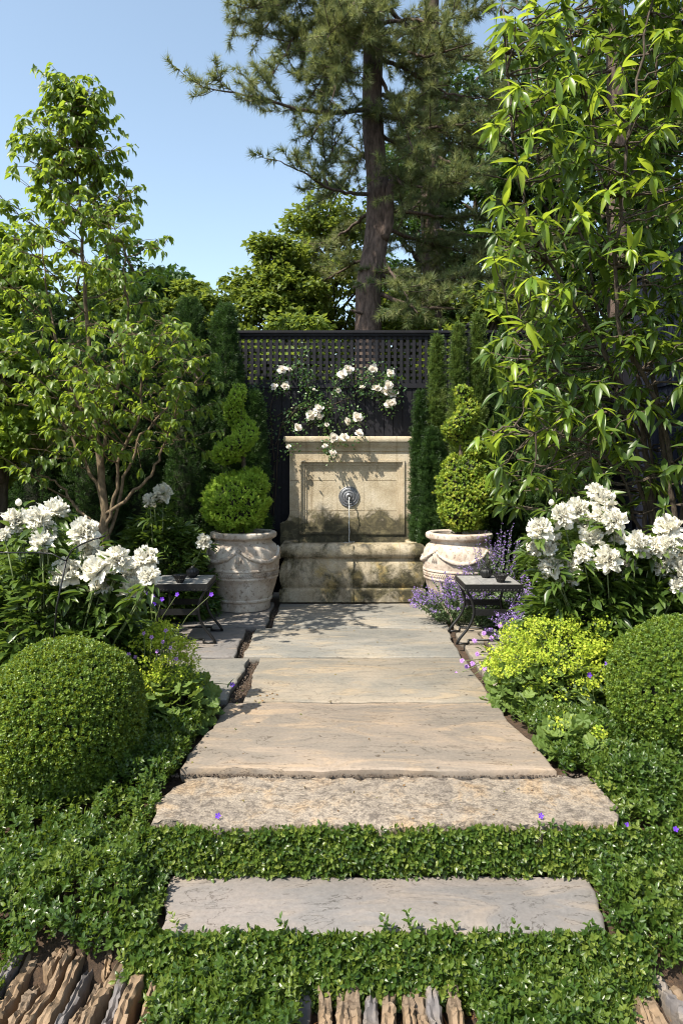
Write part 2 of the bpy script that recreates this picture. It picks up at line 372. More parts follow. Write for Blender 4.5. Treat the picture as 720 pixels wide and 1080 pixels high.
# water
m, nt, ns, L = mat('still_water')
p = node(ns, 'ShaderNodeBsdfPrincipled'); p.inputs['Base Color'].default_value = (.012,.014,.016,1); p.inputs['Roughness'].default_value = .06
n_ = node(ns, 'ShaderNodeTexNoise'); n_.inputs['Scale'].default_value = 30; b_ = node(ns, 'ShaderNodeBump'); b_.inputs['Strength'].default_value = .3; b_.inputs['Distance'].default_value = .01
L.new(n_.outputs[0], b_.inputs['Height']); L.new(b_.outputs[0], p.inputs['Normal'])
o_ = node(ns, 'ShaderNodeOutputMaterial'); L.new(p.outputs[0], o_.inputs[0]); M['water'] = m
m, nt, ns, L = mat('falling_water')
p = node(ns, 'ShaderNodeBsdfPrincipled'); p.inputs['Base Color'].default_value = (.9,.92,.93,1); p.inputs['Roughness'].default_value = .12
p.inputs['Transmission Weight'].default_value = .45; p.inputs['IOR'].default_value = 1.33
o_ = node(ns, 'ShaderNodeOutputMaterial'); L.new(p.outputs[0], o_.inputs[0]); M['jet'] = m

# ------------------------------------------------------------------ leaf templates (x across, y along, z up)
def leafT(w, droop=.25, fold=.12, n=3, sharp=1.0):
    ys = np.linspace(0, 1, n+1); v = []; f = []
    for y in ys[1:-1]:
        ww = w*math.sin(math.pi*y**.8)**sharp
        v += [(-ww, y, fold*ww/w*w*2-droop*y*y), (0, y, -droop*y*y), (ww, y, fold*2*ww-droop*y*y)]
    k = len(v); v += [(0,0,0), (0,1,-droop)]
    f += [(k,1,0), (k,2,1)]
    for i in range(n-2):
        a = 3*i; f += [(a,a+1,a+4,a+3), (a+1,a+2,a+5,a+4)]
    a = 3*(n-2); f += [(a,a+1,k+1), (a+1,a+2,k+1)]
    return np.array(v, float), f
def multi(tmpl, Ps, Ds, Ns, Ss):
    m = MB(); m.inst(tmpl, np.array(Ps, float), np.array(Ds, float), np.array(Ns, float), np.array(Ss, float))
    V = np.concatenate(m.v); li = np.concatenate(m.li); lt = np.concatenate(m.lt); F_ = []; q = 0
    for t in lt: F_.append(tuple(int(a) for a in li[q:q+t])); q += t
    return V, F_
LEAF2 = (np.array([(0,0,0), (-.32,.45,.08), (0,1,-.12), (.32,.45,.08), (0,.5,0)], float), [(0,4,2,1), (0,3,2,4)])
LEAFO = (np.array([(0,0,0), (-.25,.28,.07), (-.27,.62,.05), (0,1,-.14), (.27,.62,.05), (.25,.28,.07), (0,.5,-.02)], float), [(0,6,3,2,1), (0,5,4,3,6)])
LEAFS = (np.array([(0,0,0), (-.26,.5,.06), (0,1,-.1), (.26,.5,.06)], float), [(0,3,2,1)])
LEAFL = leafT(.135, .32, .25, 5)
LEAFD = leafT(.27, .35, .25, 3)
LEAFP = leafT(.17, .3, .3, 4)
def sprig(nl, L, ll, base=LEAF2, spread=.9, w=1.0):
    Ps=[];Ds=[];Ns=[];Ss=[]
    for i in range(nl):
        t = (i//2+1)/(nl/2); a = (i%2)*np.pi+(i//2)*1.57
        o = np.array([math.cos(a), 0, math.sin(a)])
        Ps.append((0, t*L, 0)); d = o*spread+np.array([0, .55+.5*t, 0]); Ds.append(d)
        Ns.append(np.array([0,1,0])-.3*o); Ss.append(ll*(1.05-.35*t)*np.array([w,1,1]))
    return multi(base, Ps, Ds, Ns, Ss)
VINCA = sprig(8, .07, .034, LEAFO, .95, .95)
BOXS = sprig(6, .022, .016, LEAFO, .8, 1.2)
YEWS = sprig(12, .07, .030, LEAFS, .8, .45)
JUNS = sprig(10, .035, .020, LEAF2, .8, 1.0)
def needles(n, cone, L, w):
    v=[];f=[]
    g = np.random.default_rng(3)
    for i in range(n):
        a = g.uniform(0, 2*np.pi); c = g.uniform(.15, cone); d = np.array([math.sin(c)*math.cos(a), math.cos(c), math.sin(c)*math.sin(a)])
        s_ = nrm(np.cross(d, g.normal(size=3)))*w; b = np.array([0, g.uniform(-.35,.1)*L, 0]); l = L*g.uniform(.75, 1.1)
        k = len(v); v += [b-s_, b+s_, b+d*l]; f.append((k, k+1, k+2))
    return np.array(v), f
NEED = needles(22, 1.25, .15, .0045)
RND_LEAF = []
a_ = np.linspace(0, 2*np.pi, 28, endpoint=False)
rr_ = .5*(1+.10*np.cos(7*a_))*np.where(np.abs(a_-np.pi*1.5) < .16, .45, 1)
RND_LEAF = (np.array([(0,.5,-.09)]+[(r*math.cos(t), .5+r*math.sin(t), .05*math.cos(7*t)) for r, t in zip(rr_, a_)]), [(0, i+1, (i+1)%28+1) for i in range(28)])
DOT = (np.array([(-.5,0,0),(0,-.5,0),(.5,0,0),(0,.5,0),(0,0,.5),(0,0,-.3)], float), [(0,1,4),(1,2,4),(2,3,4),(3,0,4),(1,0,5),(2,1,5),(3,2,5),(0,3,5)])
FIVE = []
_v=[];_f=[]
for i in range(5):
    t = i*2*np.pi/5; k = len(_v)
    _v += [(0,0,-.1), (.45*math.cos(t-.5), .45*math.sin(t-.5), .05), (.6*math.cos(t), .6*math.sin(t), .1), (.45*math.cos(t+.5), .45*math.sin(t+.5), .05)]; _f.append((k,k+1,k+2,k+3))
FIVE = (np.array(_v), _f)

# ------------------------------------------------------------------ camera, light, world
cam = bpy.data.cameras.new('camera'); co = bpy.data.objects.new('camera', cam); COL.objects.link(co)
co.location = (0,0,CAMH); co.rotation_euler = (R(90),0,0)
cam.lens = 25.0; cam.sensor_width = 36; cam.sensor_fit = 'AUTO'; cam.shift_y = -50/1080; cam.clip_end = 2000; cam.clip_start = .05
scene.camera = co
sd = nrm(np.array([-.46,-.38,.80]))
from mathutils import Vector
sl = bpy.data.lights.new('sun', 'SUN'); sl.energy = 5.0; sl.angle = R(.53); sl.color = (1,.93,.80)
so = bpy.data.objects.new('sun', sl); COL.objects.link(so); so.rotation_euler = Vector(sd).to_track_quat('Z','Y').to_euler(); so.location = (-5,-3,10)
w = bpy.data.worlds.new('World'); scene.world = w; w.use_nodes = True; nt = w.node_tree; nt.nodes.clear()
sk = nt.nodes.new('ShaderNodeTexSky'); sk.sky_type = 'NISHITA'; sk.sun_disc = False
sk.sun_elevation = math.asin(sd[2]); sk.sun_rotation = math.atan2(sd[0], sd[1]); sk.air_density = 1.0; sk.dust_density = 1.2; sk.ozone_density = 1.2
bg = nt.nodes.new('ShaderNodeBackground'); bg.inputs[1].default_value = .138
ow = nt.nodes.new('ShaderNodeOutputWorld'); hs = nt.nodes.new('ShaderNodeHueSaturation'); hs.inputs['Saturation'].default_value = .82; hs.inputs['Hue'].default_value = .488; nt.links.new(sk.outputs[0], hs.inputs['Color']); nt.links.new(hs.outputs[0], bg.inputs[0]); nt.links.new(bg.outputs[0], ow.inputs[0])
vs = scene.view_settings; vs.view_transform = 'Standard'; vs.look = 'None'; vs.exposure = 1.0; vs.gamma = 1; vs.use_curve_mapping = False
cy = scene.cycles; cy.use_denoising = True; cy.max_bounces = 7; cy.diffuse_bounces = 4; cy.glossy_bounces = 2; cy.transmission_bounces = 5; cy.caustics_reflective = False; cy.caustics_refractive = False
cy.sample_clamp_indirect = 6; cy.filter_width = 1.1

# ------------------------------------------------------------------ ground
GY = [-300, 0, 2.2, 2.42, 2.58, 2.95, 3.30, 3.5, 400]; GZ = [-.44, -.43, -.42, -.38, -.27, -.245, -.10, -.055, -.055]
def gz(y): return np.interp(y, GY, GZ)
def ground_z(x, y):
    return gz(y)+np.where(np.abs(y-4) < 40, .012*wob(np.stack([x, y, x*0], -1), 5), 0)
xs = np.concatenate([[-400,-150,-60,-25,-12,-8], np.arange(-5, 5.01, .1), [8,12,25,60,150,400]])
ys = np.concatenate([[-200,-60,-20,-5,0], np.arange(1, 9.01, .08), [10,12,16,22,30,60,150,500]])
X_, Y_ = np.meshgrid(xs, ys); Z_ = ground_z(X_, Y_); nx = len(xs)
g = MB(); g.add(np.stack([X_.ravel(), Y_.ravel(), Z_.ravel()], 1), [(j*nx+i, j*nx+i+1, (j+1)*nx+i+1, (j+1)*nx+i) for j in range(len(ys)-1) for i in range(nx-1)])
tag(g.build('ground', M['soil'], None), kind='structure')

# ------------------------------------------------------------------ flagstones
def slab(name, mt, corners, top, th, jit=.006, label=None, cat='paving slab', group=None, rough=0.0, step=.05):
    c = np.array(corners, float); pts = []
    for k in range(len(c)):
        p, q = c[k], c[(k+1)%len(c)]; L_ = np.linalg.norm(q-p); n = max(2, int(L_/step)); t = nrm(q-p); nn = np.array([t[1], -t[0]])
        ph = U(0, 6)
        for i in range(n):
            u = i/n; env = min(1, 6*u, 6*(1-u)) if i else 0
            pts.append(p+(q-p)*u+nn*env*(jit*rng.normal()*.6+jit*1.3*math.sin(u*L_*9+ph)))
    pts = np.array(pts); n = len(pts); ce = pts.mean(0); ins = nrm(ce-pts)
    m = MB(); rings = []
    for off, z in ((.012, top-th), (0, top-th*.6), (0, top-.008), (.006, top-.002), (.014, top)):
        zz = np.full(n, z)+ (rough*rng.normal(size=n) if rough else 0)
        rings.append(np.column_stack([pts+ins*(off+(rough*rng.normal(size=(n,1)) if rough else 0)), zz]))
    f = [(i*n+j, i*n+(j+1)%n, (i+1)*n+(j+1)%n, (i+1)*n+j) for i in range(4) for j in range(n)]
    f += [tuple(range(n))[::-1], tuple(4*n+j for j in range(n))]
    v = np.concatenate(rings)
    # orientation
    m.add(v, f)
    org = (float(ce[0]), float(ce[1]), float(top-th))
    o = m.build(name, mt, None, 'auto', org)
    return tag(o, label, cat, group)
G1 = 'rectangular flagstones of the terrace'
slab('flagstone', M['slab_tan'], [(-.77,3.40),(1.02,3.38),(.93,4.33),(-.69,4.335)], 0, .07, .009, 'wide tan flagstone at the front edge of the terrace above the granite step', group=G1)
slab('flagstone', M['slab_buff'], [(-.60,4.36),(.93,4.355),(.92,5.34),(-.61,5.34)], 0, .06, .006, 'buff flagstone second from the granite step, between the lime flowers', group=G1)
slab('flagstone', M['slab_grey'], [(-.74,5.37),(.90,5.37),(.93,6.30),(-.755,6.30)], 0, .06, .006, 'greyish flagstone third from the granite step, dappled with shade', group=G1)
slab('flagstone', M['slab_grey'], [(-.62,6.33),(.96,6.33),(.98,7.42),(-.64,7.42)], 0, .06, .006, 'pale flagstone running along the foot of the fountain', group=G1)
slab('flagstone', M['slab_grey'], [(-1.55,4.40),(-.71,4.40),(-.69,5.33),(-1.5,5.33)], 0, .06, .008, 'grey flagstone left of the dark joint, beside the big leaf mound', group=G1)
slab('flagstone', M['slab_blue'], [(-1.95,5.37),(-.81,5.37),(-.845,6.33),(-1.95,6.33)], 0, .06, .006, 'bluish flagstone under the left iron side table', group=G1)
slab('flagstone', M['slab_blue'], [(-1.95,6.37),(-.68,6.37),(-.71,7.5),(-1.95,7.5)], 0, .06, .006, 'shaded bluish flagstone under the left urn', group=G1)
yy = 4.40
for i, (dy, w_) in enumerate(((.30,.16),(.36,.16),(.34,.17),(.40,.16))):
    slab('border_stone', M['slab_buff'], [(.99,yy),(.99+w_,yy),(.99+w_,yy+dy-.02),(.99,yy+dy-.02)], -.004, .06, .006, ['narrow border stone beside the right end of the second flagstone','narrow border stone with purple blossoms hanging over it','narrow border stone just in front of the right iron table','narrow border stone under the front feet of the right iron table'][i], 'paving stone', 'narrow stones along the right of the terrace'); yy += dy
for i, (x0, x1, y0, y1, lb) in enumerate(((1.20,1.75,5.42,6.2,'small flagstone under the right iron table'),(.99,1.17,5.84,6.2,'little flagstone between terrace and right iron table'),(1.02,1.9,6.24,6.78,'flagstone half under the catmint behind the right iron table'),(1.02,1.9,6.81,7.5,'flagstone under the right urn'))):
    slab('flagstone', M['slab_buff'], [(x0,y0),(x1,y0),(x1,y1),(x0,y1)], -.003, .06, .007, lb, group=G1)
m = MB(); n = 130; q = np.stack([U(-.75,1.0,n), U(3.4,7.3,n), np.full(n,.004)],1); q[:40,0] = U(-.75,-.4,40); q[:40,1] = U(4.2,4.6,40)
m.inst(LEAF2, q, rdir(n)*[1,1,.1], np.tile([0,0,1.],(n,1))+.2*rng.normal(size=(n,3)), U(.006,.022,n))
n = 30; q2 = np.stack([U(-.6,1.0,n), U(2.95,3.3,n), np.full(n,-.028)],1); m.inst(LEAF2, q2, rdir(n)*[1,1,.1], np.tile([0,0,1.],(n,1))+.2*rng.normal(size=(n,3)), U(.006,.018,n))
tag(m.build('fallen_leaves', leafmat('dry_leaf', [(.10,.05,.02),(.2,.12,.05),(.12,.14,.04)], (.2,.12,.03), .1, .7, .2), None, False), 'tiny dry leaves and specks scattered on the flagstones', 'leaf litter', kind='stuff')
# granite step and lower slab
def rough_block(name, mt, corners, top, th, label, cat):
    o = slab(name, mt, corners, top, th, .014, label, cat, rough=.004, step=.035); return o
rough_block('granite_step', M['granite'], [(-.79,2.95),(-.3,2.925),(.45,2.93),(1.14,2.955),(1.23,3.36),(.3,3.375),(-.74,3.375),(-.81,3.15)], -.035, .2, 'rough speckled granite step at the front of the terrace', 'step')
slab('lower_step_slab', M['slab_blue'], [(-.65,2.535),(.94,2.535),(1.0,2.88),(-.69,2.88)], -.215, .06, .008, 'smooth bluestone slab lying lowest among the green ground cover', 'step')
# gravel & litter in joints
m = MB(); n = 2600
q = np.stack([U(-.87,-.58,n), U(4.36,7.4,n), np.full(n, -.040)], 1)
m.inst(DOT, q, rdir(n), rdir(n), U(.005,.019,n))
n = 500; q = np.stack([U(-.85,1.15,n), U(3.37,3.40,n), np.full(n, -.03)], 1); m.inst(DOT, q, rdir(n), rdir(n), U(.005,.015,n))
tag(m.build('gravel', plain('gravel_grit', (.075,.055,.04), .9), None, False), kind='stuff', label='dark grit and bark filling the joints of the terrace', cat='gravel')

# ------------------------------------------------------------------ on-edge stones
GE = 'stones set on edge at the foot of the steps'
def edge_stone(x, w, y0, y1, zt, mt, label, lean=0):
    m = MB(); n = 44; vs = []; k = 12
    ys_ = np.linspace(y0, y1, n); ph = U(0, 9)
    for i, y in enumerate(ys_):
        t = i/(n-1); e = max(.25, min(1, 22*t+.4, 14*(1-t)+.3)); ww = w*.5*e*(1+.10*math.sin(t*11+ph)+.10*math.sin(t*29+ph*2)+.06*rng.normal())
        cx = x+.010*math.sin(t*6+ph)+lean*(y-y0); h = zt-.03*(1-e)+.014*math.sin(t*8+ph*2)+.007*math.sin(t*27+ph)+.003*rng.normal()
        pr = [(-1,-.16),(-1.02,-.06),(-1.03,-.020),(-.95,-.002),(-.6,.003),(-.2,.002+.008*math.sin(t*17+ph)),(.2,-.003),(.6,.002),(.93,-.004),(1.0,-.03),(1.03,-.06),(1.05,-.16)]
        for a, b in pr: vs.append((cx+a*ww+.0022*rng.normal(), y+.002*rng.normal(), h+b+.0026*rng.normal()))
    f = [(i*k+j, i*k+(j+1)%k, (i+1)*k+(j+1)%k, (i+1)*k+j) for i in range(n-1) for j in range(k)]+[tuple(range(k)), tuple((n-1)*k+j for j in range(k))[::-1]]
    m.add(vs, f)
    me_org = (float(x), float((y0+y1)/2), float(zt-.16))
    tag(m.build('edging_stone', mt, None, 'auto', me_org), label, 'stone', GE)
x = -1.16; i = 0
while x < -.50:
    w_ = U(.026,.046); mt = M['edge_grey'] if i in (0,5,8) else M['edge']
    ye = 2.80-abs(x+.88)*.2+U(-.03,.03)
    if i in (2,6): 
        sp = 2.45; edge_stone(x, w_, 1.95, sp-.015, -.31, mt, 'split upright stone in the left cluster, one of two short lengths in line', .05)
        edge_stone(x+.03, w_*.9, sp+.015, ye, -.30, mt, 'split upright stone in the left cluster, one of two short lengths in line', .05)
    else:
        edge_stone(x, w_, U(1.9,2.0), ye, -.315+U(0,.03), mt, ['grey stone at the left end of the left on-edge cluster','long tan stone on edge reaching furthest up at the left','','thin tan stone in the left on-edge cluster','broad tan stone in the left on-edge cluster','bluish grey stone on edge in the left cluster','','grey stone on edge half under the vines at bottom left','tan stone at the right side of the left cluster','pale grey stone by the vines at the left cluster end','last stone on edge under leaves at bottom left'][min(i,10)], .04)
    x += w_+.020; i += 1
x = -.12; i = 0
while x < .42:
    w_ = U(.030,.050)
    edge_stone(x, w_, 1.9, 2.54+U(-.03,.03), -.34+U(-.01,.02), M['edge'] if i%4 else M['edge_grey'], ['first','second','third','fourth','fifth','sixth','seventh','eighth','ninth','tenth','eleventh','twelfth','thirteenth'][min(i,12)]+' upright stone from the left in the centre bottom row', .0)
    x += w_+.012; i += 1
x = .90; i = 0
while x < 1.45:
    w_ = U(.030,.050)
    edge_stone(x, w_, 1.9, 2.62+U(-.03,.03), -.34+U(-.01,.02), M['edge'] if i%4 else M['edge_grey'], ['first','second','third','fourth','fifth','sixth','seventh','eighth','ninth','tenth','eleventh','twelfth','thirteenth'][min(i,12)]+' upright stone from the left in the bottom right cluster', -.05)
    x += w_+.014; i += 1
# dry needles between stones
m = MB(); n = 3500
q = np.stack([np.where(rng.random(n)<.5, U(-1.25,-.4,n), U(-.2,1.5,n)), U(2.0,2.75,n), U(-.41,-.37,n)], 1)
d = rdir(n); d[:,2] *= .3; m.inst((np.array([(-.03,0,0),(.03,0,0),(0,1,0)],float),[(0,1,2)]), q, d, np.tile([0,0,1.],(n,1)), U(.03,.07,n))
tag(m.build('fallen_needles', M['litter'], None, False), 'rust brown pine needles and chips between the upright stones', 'leaf litter', kind='stuff')

# ------------------------------------------------------------------ ground cover
def in_slab(x, y, pad=0):
    g_ = (y > 2.93-pad) & (y < 3.42) & (x > -.80+pad) & (x < 1.18-pad)
    s2 = (y > 2.535) & (y < 2.90) & (x > -.66-.1*(y-2.5)+pad) & (x < .95+.12*(y-2.5)-pad)
    t = (y > 3.36) & (x > -.78+pad) & (x < 1.045-.07*(y-3.4)-pad)
    e1 = (y < 2.50) & (x > -1.14) & (x < -.60)
    e2 = (y < 2.42) & (x > -.15) & (x < .44)
    e3 = (y < 2.45) & (x > .92) & (x < 1.6)
    return g_ | s2 | t | e1 | e2 | e3
m = MB()
n = 34000
x = U(-2.9, 2.9, n); y = np.where(rng.random(n) < .78, U(1.9, 3.35, n), U(3.3, 4.3, n))
y = np.where((y>3.3)&(np.abs(x)<.95), U(1.9,2.6,n), y)
x[:2200] = U(-1.2,-.775,2200); y[:2200] = U(3.3,3.95,2200); x[2200:4200] = U(1.05,1.6,2000); y[2200:4200] = U(3.2,4.0,2000)
mnd = .055+.045*wob(np.stack([x,y,x*0],-1), 6)+.02*wob(np.stack([x,y,x*0],-1), 17)
keep = ~in_slab(x, y)
bed = np.where((y<2.5)&(x>-.55)&(x<.9), .03, 0)-np.where((y>2.42)&(y<2.56)&(x>-.6)&(x<.95), .035, 0)
left = np.where((x < -.75)&(y>2.6)&(y<3.3), .05, 0)
x, y, mnd, bed, left = x[keep], y[keep], mnd[keep], bed[keep], left[keep]
k = len(x); hh = np.maximum(mnd*1.5+bed+left+.03, .065)
z = gz(y)+np.maximum(hh,.01)*U(.35,1,k)**.7
D = np.stack([.55*rng.normal(size=k), .55*rng.normal(size=k)-.25, U(.5,1.1,k)], 1)
m.inst(VINCA, np.stack([x,y,z],1)-nrm(D)*.04, D, rdir(k), U(.45,1.0,k)**.8*1.15, np.clip(rng.random(k)*.6+.2+.3*wob(np.stack([x,y,x*0],-1), 8, 2),0,1))
# hanging over risers
def riser(n, x0, x1, ya, za, yb, zb):
    t = rng.random(n); X = U(x0, x1, n)
    Pq = np.stack([X, ya+(yb-ya)*t-.03-.02*wob(np.stack([X*4,t,t],-1),3), za+(zb-za)*t], 1)
    D = np.stack([.6*rng.normal(size=n), -U(.3,1,n), U(-.1,.9,n)], 1); return Pq, D
for a in ((2600,-.85,1.22,2.93,-.215,2.96,-.06),(2600,-.75,1.05,2.44,-.38,2.54,-.22)):
    Pq, D = riser(*a); m.inst(VINCA, Pq-nrm(D)*.03, D, rdir(len(Pq)), U(.7,1.1,len(Pq)))
# long shoots sticking up
n = 260; x = U(-2.3,2.3,n); y = U(2.3,3.3,n); kp = ~in_slab(x,y); x, y = x[kp], y[kp]; n = len(x)
D = np.stack([.4*rng.normal(size=n), .4*rng.normal(size=n)-.1, np.ones(n)],1)
m.inst(VINCA, np.stack([x,y,gz(y)+.09],1), D, rdir(n), U(.8,1.2,n))
gc = m.build('ground_cover', M['vinca'], None, False)
tag(gc, 'glossy green trailing vine covering the soil around the steps', 'ground cover', kind='stuff')
m = MB()
fp = [P(22,910,2.9), P(36,902,3.0), P(661,878,3.0), P(712,882,3.0), P(310,1051,2.4), P(570,868,2.97), P(230,868,2.97), P(120,985,2.7), P(660,1000,2.7)]
m.inst(FIVE, np.array(fp)+[0,0,.03], np.tile([0,.6,.8],(len(fp),1)), np.tile([0,-.8,.6],(len(fp),1)), .022)
tag(m.build('violet_blossoms', M['violet'], None, False), 'scattered tiny violet blossoms of the ground cover', 'flowers', kind='stuff')

# ------------------------------------------------------------------ fountain
fx = .115
ft = thing('wall_fountain', 'carved limestone wall fountain with metal spout, mossy basin and moulded cornice', 'fountain', (fx, 7.8, 0))
yF = 7.96
def silhouette(side):
    s = side; pts = [(fx, .45), (fx+s*.80, .45), (fx+s*.80, .79)]
    for t in np.linspace(0, 1, 9): a = t*np.pi/2; pts.append((fx+s*(.80-.015-.09*math.sin(a)), .80+.12*(1-math.cos(a))))
    pts += [(fx+s*.695, .94), (fx+s*.695, 1.60), (fx, 1.60)]
    return pts
m = MB()
# body behind
outl = silhouette(1)[1:-1]+silhouette(-1)[1:-1][::-1]
m.extrude_y(outl, yF+.035, yF+.2)
# front layer with rectangular recess
rx, rz0, rz1 = .56, .70, 1.47
for s in (1, -1):
    po = silhouette(s)[1:-1]
    poly = [(fx, .45)]+po+[(fx, 1.60), (fx, rz1), (fx+s*rx, rz1), (fx+s*rx, rz0), (fx, rz0)]
    if s < 0: poly = poly[::-1]
    m.extrude_y(poly, yF, yF+.036)
wall = m.build('back_wall', M['stonewall'], ft, False)
# stepped mouldings round the recess
m = MB()
def frame(m, x0, x1, z0, z1, w, ya, yb):
    m.box(x0, x1, ya, yb, z1-w, z1); m.box(x0, x1, ya, yb, z0, z0+w); m.box(x0, x0+w, ya+.0005, yb, z0+w, z1-w); m.box(x1-w, x1, ya+.0005, yb, z0+w, z1-w)
frame(m, fx-rx-.03, fx+rx+.03, rz0-.03, rz1+.03, .022, yF-.016, yF+.002)
frame(m, fx-rx-.001, fx+rx+.001, rz0-.001, rz1+.001, .03, yF+.012, yF+.037)
frame(m, fx-rx+.028, fx+rx-.028, rz0+.028, rz1-.028, .026, yF+.024, yF+.0375)
m.build('panel_moulding', M['stonewall'], ft, False)
# joints
m = MB()
for z in (1.27, .93):
    for x0, x1 in ((fx-.69, fx-.595), (fx+.595, fx+.69)): m.box(x0, x1, yF-.0015, yF+.001, z, z+.004)
m.box(fx-.50, fx-.18, yF+.0335, yF+.036, 1.27, 1.274); m.box(fx+.16, fx+.50, yF+.0335, yF+.036, 1.27, 1.274)
m.box(fx-.50, fx+.50, yF+.0335, yF+.036, .93, .934)
m.build('mortar_joints', plain('mortar', (.16,.12,.07), .9), ft, False)
m = MB(); m.box(fx-.03-.17, fx-.03+.17, yF+.0325, yF+.0372, .936, 1.27); m.build('spout_block', M['stonewall'], ft, False)
m = MB()
m.sqlathe(fx-.695, fx+.695, yF-.005, yF+.2, [(.0,1.595),(.008,1.60),(.010,1.615),(.014,1.63),(.024,1.65),(.036,1.665),(.04,1.68),(.044,1.685),(.044,1.70),(.058,1.702),(.062,1.71),(.062,1.755),(.055,1.765)], sub=12)
m.build('cornice', limestone('fountain_cornice_limestone', -2, -1, 'wall'), ft, 'auto')
m = MB()
m.sqlathe(fx-.70, fx+.70, 7.56, 8.08, [(.07,0),(.07,.125),(.062,.135),(.04,.14),(.036,.15),(.05,.17),(.062,.21),(.068,.27),(.064,.33),(.05,.39),(.034,.425),(.022,.44),(.02,.455),(.04,.462),(.062,.478),(.074,.51),(.076,.545),(.066,.58),(.045,.605),(.015,.612),(-.09,.612),(-.105,.60),(-.11,.40)], cap0=True, cap1=True, sub=14)
m.build('basin', M['stonebasin'], ft, 'auto')
m = MB(); m.box(fx-.002+.01, fx+.002+.01, 7.487, 7.6, .15, .45); m.box(fx+.008, fx+.012, 7.484, 7.5, .003, .13); m.box(fx+.008, fx+.012, 7.4825, 7.5, .48, .60)
m.build('basin_joint', M['core'], ft, False)
m = MB(); m.box(fx-.66, fx+.66, 7.62, 7.99, .55, .575); m.build('water', M['water'], ft, False)
# spout rosette
cx, cz = .085, 1.09
m = MB(); prof = [(.127,0),(.127,.008),(.120,.014),(.110,.012),(.105,.016),(.088,.018),(.082,.012),(.076,.012),(.070,.020),(.055,.024),(.048,.018),(.040,.022),(.028,.030),(.022,.030),(.020,.012),(.001,.010)]
a = np.linspace(0, 2*np.pi, 48, endpoint=False); vs_ = []
for r, d in prof:
    r = r*.92; rr = r*(1+(.02*np.cos(24*a) if .05 < r < .1 else 0)); vs_.append(np.stack([cx+rr*np.cos(a), np.full(48, yF+.0315-d), cz+rr*np.sin(a)], 1))
n_ = len(prof); m.add(np.concatenate(vs_), [(i*48+(j+1)%48, i*48+j, (i+1)*48+j, (i+1)*48+(j+1)%48) for i in range(n_-1) for j in range(48)]+[tuple((n_-1)*48+j for j in range(48))])
ro = m.build('spout_rosette', M['lead'], ft, 'auto')
m = MB(); m.tube([(cx, yF+.01, cz), (cx, yF-.03, cz-.002)], .018, 16); m.build('spout_pipe', M['black'], ro)
m = MB(); t = np.linspace(0, 1, 24)
m.tube(np.stack([cx+.003*np.sin(t*25), yF-.03-.06*t**.6, cz-.005-.50*t**1.4], 1), .0065-.002*t+.002*np.sin(t*40)+.0012*np.sin(t*90), 8); m.build('water_jet', M['jet'], ft)
m = MB(); n = 60; an = U(0, 2*np.pi, n); m.inst(DOT, np.stack([cx+.06*U(0,1,n)*np.cos(an), yF-.09+.04*np.sin(an), .578+U(0,.02,n)], 1), rdir(n), rdir(n), U(.004,.012,n)); m.build('splash', M['jet'], ft, False)

# ------------------------------------------------------------------ urns
def make_urn(loc, label):
    t = thing('urn', label, 'urn', loc, 'pale terracotta urns flanking the fountain')
    prof = [(.25,0),(.265,.006),(.27,.05),(.275,.085),(.29,.10),(.292,.115),(.284,.125),(.30,.17),(.325,.25),(.342,.315),(.352,.325),(.353,.335),(.348,.342),(.354,.40),(.362,.408),(.362,.42),(.357,.428),(.362,.48),(.362,.54),(.350,.60),(.325,.645),(.298,.665),(.286,.675),(.284,.69),(.29,.702),(.312,.712),(.330,.725),(.336,.745),(.332,.765),(.318,.775),(.285,.777),(.272,.765),(.268,.70)]
    m = MB(); m.lathe(prof, 96, loc); m.build('body', M['urn'], t, 'auto')
    m = MB()
    for s in range(4):           # swags
        a = np.linspace(s*np.pi/2+.06, (s+1)*np.pi/2-.06, 26); u = np.linspace(-1, 1, 26)
        z = .50+.10*u**2; r = np.interp(z, [.48,.54,.60,.645], [.362,.362,.350,.325])+.004
        m.tube(np.stack([loc[0]+r*np.cos(a), loc[1]+r*np.sin(a), loc[2]+z], 1), .013+.010*(1-u**2), 8, bump=.2)
        c = s*np.pi/2; m.inst(DOT, np.array([(loc[0]+.345*math.cos(c), loc[1]+.345*math.sin(c), loc[2]+.61)]), np.array([[0,0,1.]]), np.array([[math.cos(c),math.sin(c),0]]), .06)
        for q_ in range(3): m.tube([(loc[0]+.35*math.cos(c+q_*.05-.05), loc[1]+.35*math.sin(c+q_*.05-.05), loc[2]+.60), (loc[0]+.368*math.cos(c+q_*.07-.07), loc[1]+.368*math.sin(c+q_*.07-.07), loc[2]+.50)], [.006,.008], 6)
    m.build('garland', M['urn'], t)
    m = MB(); nz = 52; a = np.linspace(0, 2*np.pi, nz*2+1)
    for k in range(2):
        z = np.where(np.arange(nz*2+1)%2 == 0, .352, .392)+k*0
        if k: z = .744-z
        m.tube(np.stack([loc[0]+.354*np.cos(a), loc[1]+.354*np.sin(a), loc[2]+z], 1), .0045, 5, cap=False)
    m.build('chevron_band', M['urn'], t)
    m = MB(); m.lathe([(.001,.0),(.20,.004),(.272,0)], 24, (loc[0],loc[1],loc[2]+.725)); m.build('potting_soil', M['soil'], t)
    return t
urn = make_urn((-.99,7.2,0), 'pale garlanded urn left of the fountain holding the bright green spiral shrub')
copy_tree(urn, (1.18,7.15,-.003), 'pale weathered urn right of the fountain, half hidden by purple catmint', rz=.7)

